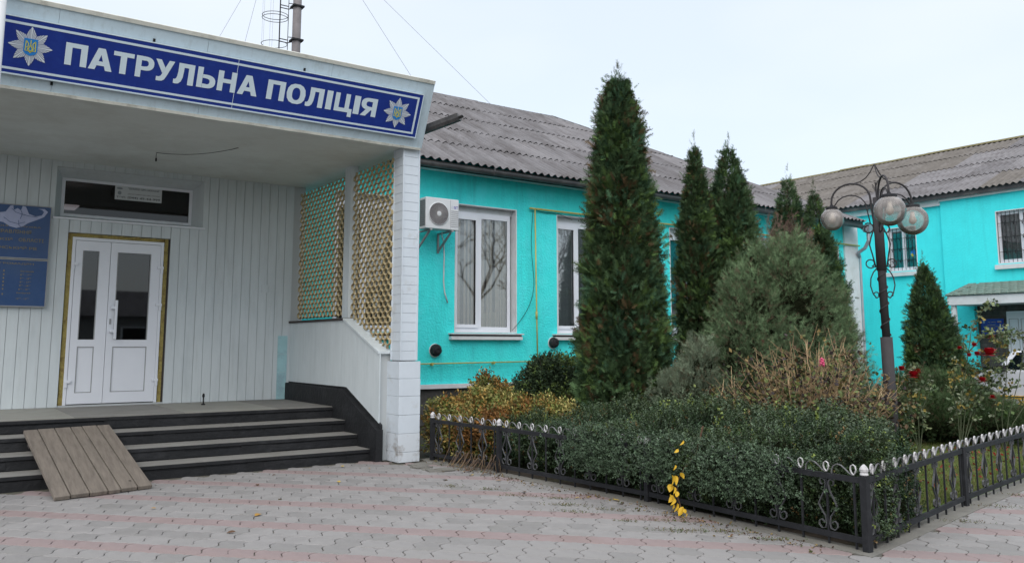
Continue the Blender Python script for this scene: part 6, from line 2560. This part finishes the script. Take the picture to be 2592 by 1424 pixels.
def flower(t, x, y, u, w, z, r, lab=None):
    rs_ = random.Random(int(z * 1000 + u * 77))
    a, b = rv(u, w)
    c = Vector((x + a, y + b, z))
    q = MB()
    for ring, (k, rad, tilt) in enumerate(((4, .9, 1.5), (5, 1.0, 1.25), (6, 1.0, .85), (7, .95, .35), (6, .8, -.2))):
        for i in range(k):
            an = 6.283 * i / k + ring * .5 + rs_.uniform(-.2, .2)
            d = Vector((math.cos(an), math.sin(an), 0))
            s = Vector((-d.y, d.x, 0))
            upd = (d * math.cos(tilt) + Vector((0, 0, 1)) * math.sin(tilt)).normalized()
            w2 = r * .42
            b0 = c + d * r * .08 * ring - Vector((0, 0, r * .3))
            b1 = b0 + upd * r * rad * .6
            b2 = b0 + upd * r * rad + d * r * .18
            q.quad(b0 - s * w2 * .3, b0 + s * w2 * .3, b1 + s * w2, b1 - s * w2)
            q.quad(b1 - s * w2, b1 + s * w2, b2 + s * w2 * .6, b2 - s * w2 * .6)
    q.put('rose_flower', M_REDROSE, t)


# positions: right offset u measured from each bush base
x1, y1 = 11.2, 6.35
r1 = rose('red rose bush with thin bare stems close to the lamp post', x1, y1,
          [[(0, 0, 0), (-.05, 0, .5), (-.16, 0, .95), (-.22, 0, 1.14)], [(0, 0, 0), (.08, 0, .45), (.02, .05, .9), (-.02, 0, 1.22)], [(0, 0, 0), (.02, 0, .5), (.18, 0, .85), (.26, 0, 1.02)], [(.04, 0, 0), (-.12, 0, .4), (-.2, .05, .8), (-.12, 0, 1.05)]], 5, 22)
flower(r1, x1, y1, -.20, -.05, 1.18, .055)
flower(r1, x1, y1, -.05, -.08, 1.10, .075)
flower(r1, x1, y1, .02, -.05, 1.15, .045)
x2, y2 = 11.7, 6.05
r2_ = rose('tall red rose bush with the largest blooms and an arching yellow-leaved branch', x2, y2,
           [[(0, 0, 0), (.10, 0, .6), (.25, 0, 1.05), (.42, 0, 1.42)], [(0, 0, 0), (.15, 0, .5), (.42, 0, 1.0), (.60, 0, 1.45), (.72, 0, 1.55)],
            [(0, 0, 0), (.05, 0, .7), (.18, 0, 1.3), (.26, 0, 1.7), (.42, 0, 1.95), (.58, 0, 2.12)], [(.2, 0, 1.4), (.42, 0, 1.62), (.70, 0, 1.66), (.86, 0, 1.60)],
            [(0, 0, 0), (.0, 0, .5), (-.06, 0, .95), (.05, 0, 1.3)], [(0, 0, 0), (.2, 0, .5), (.35, 0, .9), (.48, 0, 1.2)], [(0, 0, 0), (.18, 0, .6), (.55, 0, 1.05), (.72, 0, 1.3)]], 6, 30)
for u, z, r in ((.42, 1.40, .095), (.22, 1.50, .045), (.25, 1.38, .05), (.02, 1.46, .035), (.30, 1.03, .055), (.42, .80, .04), (.14, 1.36, .04)):
    flower(r2_, x2, y2, u, -.12, z, r)
x3, y3 = 12.6, 5.9
r3_ = rose('straggly red rose bush at the right edge in front of the police car', x3, y3,
           [[(0, 0, 0), (.0, 0, .5), (.10, 0, 1.0), (.15, 0, 1.5), (.02, 0, 1.78)], [(0, 0, 0), (.1, 0, .5), (.28, 0, 1.0), (.4, 0, 1.5), (.3, 0, 1.75)], [(0, 0, 0), (-.1, 0, .5), (.02, 0, 1.0), (.2, 0, 1.3)],
            [(0, 0, 0), (.15, 0, .4), (.45, 0, .8), (.6, 0, 1.3), (.55, 0, 1.7)]], 7, 15)
for u, z, r in ((-.10, 1.62, .06), (.02, 1.64, .05), (-.32, 1.72, .035)):
    flower(r3_, x3, y3, u, -.05, z, r)

# sprig of yellow leaves growing through the fence
yl = thing('yellow_sprig', 'hanging sprig of large bright yellow leaves poking through the front fence', 'plant', (5.66, 5.4, 0))
M_YL = mat('yellow_leaf', (0.58, 0.36, 0.02), 0.6, 0.15, 20, stain=(0.35, 0.30, 0.03), ss=12, sa=.5)
M_YS = mat('sprig_stem', (0.09, 0.05, 0.03), .8)
q = MB()
q.tube([(5.82, 5.30, .78), (5.76, 5.33, .55), (5.70, 5.43, .40), (5.665, 5.49, .27), (5.655, 5.47, .14), (5.65, 5.42, .05)], [.009, .008, .008, .007, .006, .005], 5)
q.put('stem', M_YS, yl)


def leafmesh(L, Wd, curl):
    V, Fc = [], []
    n = 7
    for i in range(n + 1):
        t = i / n
        w = Wd * (math.sin(math.pi * min(1, t ** .8)) ** .8) * .5
        z = -curl * t * t
        V += [(-w, t * L, z + w * .18), (0, t * L, z), (w, t * L, z + w * .18)]
    for i in range(n):
        a = i * 3
        Fc += [(a, a + 1, a + 4, a + 3), (a + 1, a + 2, a + 5, a + 4)]
    me = bpy.data.meshes.new('leaf')
    me.from_pydata(V, [], Fc)
    me.materials.append(M_YL)
    me.update()
    return me


LM = [leafmesh(.085, .062, .02), leafmesh(.075, .05, .03), leafmesh(.06, .045, .015)]
rl = random.Random(4)
for (yo, z, s, ax_) in ((5.505, .345, 1.15, 200), (5.455, .345, 1.15, 160), (5.40, .375, .8, 140), (5.515, .262, 1.0, 215), (5.475, .245, 1.1, 170), (5.435, .215, 1.15, 185), (5.53, .175, .9, 215),
                        (5.50, .165, .9, 200), (5.46, .150, 1.0, 190), (5.44, .110, 1.0, 175), (5.50, .095, 1.0, 195), (5.465, .075, .9, 165), (5.385, .085, 1.2, 185), (5.345, .075, .9, 170), (5.32, .045, .8, 150),
                        (5.44, .44, .7, 180), (5.36, .66, .7, 160), (5.42, .58, .6, 200)):
    instance('leaf', rl.choice(LM), yl, (5.63 - rl.uniform(0, .03), yo, z), (R(rl.uniform(-118, -52)), R(rl.uniform(-30, 30)), R(-75 + rl.uniform(-45, 45))), (s * rl.uniform(.7, .95), s * rl.uniform(.75, 1.0), s * 1.6))

# fallen leaves on the paving, each lying flat
M_FL = [mat('fallen_ochre', (0.36, 0.20, 0.04), .8), mat('fallen_brown', (0.10, 0.055, 0.03), .9), mat('fallen_yellow', (0.52, 0.36, 0.06), .7)]
fl = random.Random(12)
flv = []
for M in M_FL:
    me = leafmesh(.06, .04, .008).copy()
    me.materials.clear()
    me.materials.append(M)
    flv.append(me)
spots = [(5.40, 7.9), (5.50, 7.4), (5.62, 6.3), (5.35, 6.9), (5.60, 5.6), (5.55, 5.3), (5.58, 5.1), (5.2, 7.2), (5.45, 6.6), (4.9, 8.3), (3.1, 9.2), (3.0, 8.2), (2.6, 7.6), (2.2, 7.0), (3.9, 8.9), (4.6, 9.6), (5.0, 5.9), (5.3, 4.6), (5.5, 4.2), (3.5, 9.75), (4.4, 9.9), (1.9, 8.4),
         (5.5, 8.7), (5.35, 8.4), (5.2, 8.8)]
for i, (x, y) in enumerate(spots):
    me = flv[i % 3]
    s = fl.uniform(.7, 1.4)
    o_ = instance('fallen_leaf', me, None, (x, y, 0.012), (R(fl.uniform(-12, 12)), R(fl.uniform(-12, 12)), fl.uniform(0, 6.28)), (s, s, s))
    tag(o_, 'small dry autumn leaf lying loose on the paving', 'leaf', 'fallen leaves on the paving')

# litter and moss along the fence, grass in the joints
rng = np.random.default_rng(44)
k = 420
t_ = rng.uniform(0, 1, k)
Y = 3.9 + t_ * 5.9
X = 5.62 - np.abs(rng.normal(0, .13, k)) + np.where(Y < 7, .05, 0)
P = np.stack([X, Y, np.full(k, .006)], 1)
D = rng.normal(0, 1, (k, 3)) * [1, 1, .25]
cl = np.array([(.07, .045, .03), (.12, .07, .04), (.05, .06, .02), (.2, .14, .05)])
leaves('leaf_litter', P, D, rng.uniform(.02, .05, k), twigleaves(2, .2, .7, 3), cl[rng.integers(0, 4, k)], M_SOFTLEAF, None, rng, kind='stuff')
tag(bpy.data.objects['leaf_litter'], 'dry leaf crumbs along the foot of the front fence', 'leaf litter')
mq = []
rgm = np.random.default_rng(45)
for (cx, cy, r_, n) in ((5.05, 7.0, .10, 60), (5.12, 6.35, .10, 90), (5.3, 5.95, .09, 70), (4.95, 6.1, .08, 50), (5.35, 5.35, .10, 90), (5.2, 4.95, .12, 120), (5.45, 4.75, .08, 60), (5.0, 7.5, .08, 50), (5.25, 6.7, .06, 50), (5.52, 4.35, .08, 60), (5.1, 5.5, .06, 40), (8.4, 3.95, .15, 90), (9.2, 4.1, .15, 80), (7.4, 3.85, .1, 50), (4.75, 7.9, .06, 40)):
    a = rgm.normal(0, 1, (n, 2)) * [r_, r_ * .5]
    pu = a[:, :1] * np.array([[PU.x, PU.y]]) * 1.3 + a[:, 1:] * np.array([[PN.x, PN.y]]) * .5
    mq.append(np.concatenate([np.array([[cx, cy]]) + pu, np.full((n, 1), .001)], 1))
P = np.concatenate(mq)
k = len(P)
D = rgm.normal(0, .5, (k, 3)) + [0, 0, .6]
cl = np.array([(.08, .09, .02), (.13, .11, .03), (.06, .10, .025), (.10, .06, .03)])
leaves('moss', P, D, rgm.uniform(.015, .032, k), twigleaves(3, .12, .6, 3), cl[rgm.integers(0, 4, k)], M_SOFTLEAF, None, rgm, kind='stuff')
tag(bpy.data.objects['moss'], 'moss and small weeds growing in the paving joints', 'moss')

# lawn grass
k = 36000
gx = 6.9 + rng.uniform(0, 1, k) ** 1.3 * 10
gy_ = 4.2 + (gx - 7) * .17 + rng.uniform(0, 1, k) ** 1.2 * np.clip((gx - 6.6) * .55, .3, 3.6)
P = np.stack([gx, gy_, np.full(k, .0)], 1)
D = rng.normal(0, .45, (k, 3)) + [0, 0, 1]
GT = np.array([[(-.08, 0, 0), (.08, 0, 0), (.0, 1, .2)], [(-.4, 0, .2), (-.28, 0, .2), (-.6, .9, .3)], [(.3, 0, -.2), (.42, 0, -.2), (.7, .8, -.2)]], float)
cl = np.array([(.10, .16, .035), (.13, .19, .045), (.17, .20, .06), (.20, .17, .08)])
leaves('grass', P, D, rng.uniform(.03, .06, k), GT, cl[rng.integers(0, 4, k)], M_SOFTLEAF, None, rng, kind='stuff')
tag(bpy.data.objects['grass'], 'short lawn grass behind the right-hand fence', 'grass')
k = 420
gx = 7.2 + rng.uniform(0, 1, k) * 6
gy_ = 4.35 + (gx - 7) * .17 + rng.uniform(0, 1, k) * 1.3
cl = np.array([(.30, .02, .02), (.22, .05, .03), (.14, .08, .04), (.36, .05, .06)])
leaves('leaf_litter', np.stack([gx, gy_, np.full(k, .045)], 1), rng.normal(0, 1, (k, 3)) * [1, 1, .3], rng.uniform(.03, .06, k), twigleaves(1, .25, .9, 3), cl[rng.integers(0, 4, k)], M_SOFTLEAF, None, rng, kind='stuff')
tag(bpy.data.objects['leaf_litter.001'], 'red and brown petals and leaves scattered on the lawn', 'leaf litter')

# withered iris leaves spilling through the fence foot
dr_ = thing('withered_iris', 'withered brown strap leaves drooping through the left foot of the front fence', 'plant', (5.7, 8.8, 0))
ri_ = random.Random(31)
M_DRY = mat('withered_leaf', (0.12, 0.08, 0.055), .9, .35, 10, stain=(.28, .20, .10), ss=6, sa=.7)
for i in range(24):
    y0 = ri_.choice([ri_.gauss(9.0, .12), ri_.gauss(8.72, .10), ri_.gauss(8.42, .10)])
    x0 = 5.66 + ri_.uniform(-.03, .08)
    h = ri_.uniform(.10, .24)
    L = ri_.uniform(.06, .24)
    dy = ri_.uniform(-.1, .14)
    pts = [(x0, y0, 0.0), (x0 - L * .12, y0 + dy * .3, h * .8), (x0 - L * .35, y0 + dy * .5, h), (x0 - L * .7, y0 + dy * .8, h * .45), (x0 - L, y0 + dy, .012)]
    q = MB()
    q.strip(pts, (0.2, 1, .1), ri_.uniform(.010, .02), .0018)
    q.put('strap_leaf', M_DRY, dr_)

# ================================================================ POLICE CAR
CX = 17.95      # near side of the car
car = thing('police_car', 'white police car with blue and yellow side stripes parked behind the roses', 'car', (CX + 0.85, 7.0, 0))


def cpt(y, z, side=0, inset=0.0):
    return (CX + inset + (1.74 - 2 * inset) * side, y, z)


# front of the car is towards +y; outline of the lower body
body = [(9.50, .42), (9.54, .62), (9.46, .80), (9.25, .90), (8.85, .96), (8.55, 1.00), (4.95, 1.02), (4.78, .80), (4.75, .45), (5.0, .28), (9.2, .26)]
q = MB()
n = len(body)
for s0 in (0, 1):
    pts = []
    for (y, z) in body:
        ins = 0.10 * max(0, (y - 8.6)) ** 1.5 + (0.03 if z > .9 else 0.0) + (.05 if z < .4 else 0)
        pts.append(cpt(y, z, s0, ins))
    q.poly(pts if s0 == 1 else pts[::-1])
for i in range(n):
    j = (i + 1) % n

    def ins(y, z):
        return 0.10 * max(0, (y - 8.6)) ** 1.5 + (0.03 if z > .9 else 0.0) + (.05 if z < .4 else 0)
    a, b = body[i], body[j]
    q.quad(cpt(*a, 0, ins(*a)), cpt(*b, 0, ins(*b)), cpt(*b, 1, ins(*b)), cpt(*a, 1, ins(*a)))
bd = q.put('body', M_CARW, car)
# greenhouse: roof, pillars, windows
roof = [(8.16, 1.385), (7.2, 1.43), (6.2, 1.43), (5.5, 1.36)]
q = MB()
for (a, b) in zip(roof, roof[1:]):
    q.hexa([cpt(a[0], a[1] - .04, 0, .16), cpt(b[0], b[1] - .04, 0, .16), cpt(b[0], b[1] - .04, 1, .16), cpt(a[0], a[1] - .04, 1, .16),
            cpt(a[0], a[1], 0, .20), cpt(b[0], b[1], 0, .20), cpt(b[0], b[1], 1, .20), cpt(a[0], a[1], 1, .20)])
q.put('roof', M_CARW, car)
for s0 in (0, 1):
    for (yb, yt, w) in ((8.44, 8.18, .11), (7.12, 7.05, .08), (5.95, 6.0, .10), (4.98, 5.55, .18)):
        q = MB()
        d = .03 if s0 == 0 else -.03
        A = [cpt(yb, 1.0, s0, .03), cpt(yb - w, 1.0, s0, .03), cpt(yt - w, 1.37, s0, .165), cpt(yt, 1.37, s0, .165)]
        q.prism(A, (d, 0, 0))
        q.put('pillar', M_CARW, car)
    for (a, b, c, d) in ((8.33, 7.12, 7.05, 8.07), (7.04, 5.95, 6.0, 6.97), (5.85, 5.0, 5.5, 5.9)):
        q = MB()
        q.prism([cpt(a, 1.01, s0, .045), cpt(b, 1.01, s0, .045), cpt(c, 1.36, s0, .175), cpt(d, 1.36, s0, .175)], (.004, 0, 0))
        q.put('side_window', M_GLASSC, car)
q = MB()
q.poly([cpt(8.50, 1.0, 0, .06), cpt(8.50, 1.0, 1, .06), cpt(8.18, 1.375, 1, .18), cpt(8.18, 1.375, 0, .18)])
q.put('windscreen', M_GLASSC, car)
q = MB()
q.poly([cpt(4.95, 1.02, 0, .06), cpt(4.95, 1.02, 1, .06), cpt(5.50, 1.35, 1, .18), cpt(5.50, 1.35, 0, .18)])
q.put('rear_window', M_GLASSC, car)
q = MB()
q.hexa([cpt(8.1, .9, 0, .12), cpt(5.0, .9, 0, .12), cpt(5.0, .9, 1, .12), cpt(8.1, .9, 1, .12), cpt(8.1, .99, 0, .12), cpt(5.0, .99, 0, .12), cpt(5.0, .99, 1, .12), cpt(8.1, .99, 1, .12)])
for yy_ in (7.1, 6.1):
    for s0 in (.25, .75):
        c = cpt(yy_, 0, s0)
        q.box(c[0] - .24, c[0] + .24, yy_ - .15, yy_, .95, 1.25)
q.put('interior', M_DARK, car)
for s0 in (0, 1):
    sg = -1 if s0 == 0 else 1
    q = MB()
    xx = cpt(0, 0, s0)[0] + sg * .004
    q.prism([(xx, 7.75, .50), (xx, 7.35, .95), (xx, 5.1, .95), (xx, 5.1, .50)], (sg * .003, 0, 0))
    q.put('blue_band', M_CARB, car)
    q = MB()
    q.prism([(xx, 8.40, .43), (xx, 8.40, .50), (xx, 4.95, .50), (xx, 4.95, .43)], (sg * .003, 0, 0))
    q.put('yellow_band', M_CARY, car)
    q = MB()
    q.box(xx - .14 if s0 == 0 else xx, xx if s0 == 0 else xx + .14, 8.24, 8.38, .97, 1.10)
    q.put('mirror', M_DARK, car, bevel=.02)
    for yy_ in (8.72, 5.65):
        q = MB()
        q.lathe([(.14, -.02), (.30, -.02), (.315, .0), (.315, .18), (.30, .2)], (xx + (0.0 if s0 == 0 else -.2) - .0, yy_, .315), 22, 'x')
        w_o = q.put('wheel', M_RUBBER, car)
        q = MB()
        q.lathe([(.20, -.028), (.17, -.012), (.05, -.03), (.01, -.03)] if s0 == 0 else [(.01, .23), (.05, .23), (.17, .212), (.20, .228)], (xx + (0.0 if s0 == 0 else -.2), yy_, .315), 18, 'x')
        q.put('rim', M_ZINC, w_o)
q = MB()
q.hexa([cpt(6.95, 1.435, 0, .35), cpt(6.65, 1.435, 0, .35), cpt(6.65, 1.435, 1, .35), cpt(6.95, 1.435, 1, .35), cpt(6.92, 1.53, 0, .37), cpt(6.68, 1.53, 0, .37), cpt(6.68, 1.53, 1, .37), cpt(6.92, 1.53, 1, .37)])
q.put('light_bar', M_REDL, car)
for s0 in (0, 1):
    c = cpt(9.35, .68, s0, .12)
    box('headlight', (c[0] - .12, c[0] + .12, 9.27, 9.46, .60, .74), M_ZINC, car)

# ================================================================ guy wires of the mast


def wire(p, q_, r, lab):
    t = MB()
    t.tube([p, q_], r, 4)
    tag(t.put('guy_wire', M_WIRE), lab, 'wire')


wire((10.260, 28.000, 17.700), (5.333, 24.877, 7.580), 0.008, 'leftmost thin guy wire crossing the sky above the canopy')
wire((10.260, 28.000, 20.780), (8.891, 31.920, 9.606), 0.008, 'thin steep guy wire between the leftmost wire and the mast')
wire((10.260, 28.000, 17.480), (16.372, 27.857, 9.860), 0.008, 'thin guy wire right of the mast ending behind the canopy')
wire((10.260, 28.000, 16.880), (19.957, 25.553, 8.472), 0.008, 'long rightmost guy wire running down behind the corrugated roof')

# ================================================================ opposite side of the square (seen only as reflections)
ob = thing('opposite_house', 'pale grey house on the other side of the square', 'building', (4, -16, 0))
q = MB()
q.box(-16, 22, -34, -28, 0, 3.2)
q.put('wall', mat('grey_render', (.30, .30, .29), .9, .1, 1), ob)
q = MB()
q.prism([(-16.5, -34.5, 3.2), (-16.5, -27.5, 3.2), (-16.5, -31, 4.9)], (39, 0, 0))
q.put('roof', M_ROOF, ob)
for x in (-10, -6, -2, 2, 6, 10, 14, 18):
    box('window', (x, x + 1.3, -27.99, -27.95, 1.0, 2.5), M_DARK, ob)
    q = MB()
    q.box(x - .1, x, -27.99, -27.9, .9, 2.6)
    q.box(x + 1.3, x + 1.4, -27.99, -27.9, .9, 2.6)
    q.box(x, x + 1.3, -27.99, -27.9, 2.5, 2.6)
    q.put('window_surround', M_WHITE, ob)


def bare_tree(x, y, H, seed, lab):
    rs_ = random.Random(seed)
    t = thing('bare_tree', lab, 'tree', (x, y, 0))
    q = MB()
    q.tube([(x, y, 0), (x + .1, y, H * .35)], [.22, .16], 8)
    q.put('trunk', M_BARK, t)
    q = MB()

    def grow(p, d, L, r, k):
        e = p + d * L
        q.tube([p, p + d * L * .5 + Vector((rs_.gauss(0, .05), rs_.gauss(0, .05), 0)) * L, e], [r, r * .8, r * .6], 4, caps=False)
        if k == 0:
            return
        for i in range(3 if k > 1 else 4):
            n_ = (d + Vector((rs_.gauss(0, .5), rs_.gauss(0, .5), rs_.gauss(.12, .3)))).normalized()
            grow(e, n_, L * rs_.uniform(.6, .82), r * .55, k - 1)
    for i in range(4):
        grow(Vector((x + .1, y, H * .35)), Vector((rs_.gauss(0, .5), rs_.gauss(0, .5), 1)).normalized(), H * .22, .11, 4)
    q.put('branches', M_BARK, t)


bare_tree(23, -16, 11, 1, 'bare autumn tree across the square, leftmost as seen from the windows')
bare_tree(34, -17, 11, 2, 'bare autumn tree across the square beside the road')
bare_tree(40, -34, 15, 3, 'tallest bare autumn tree across the square')
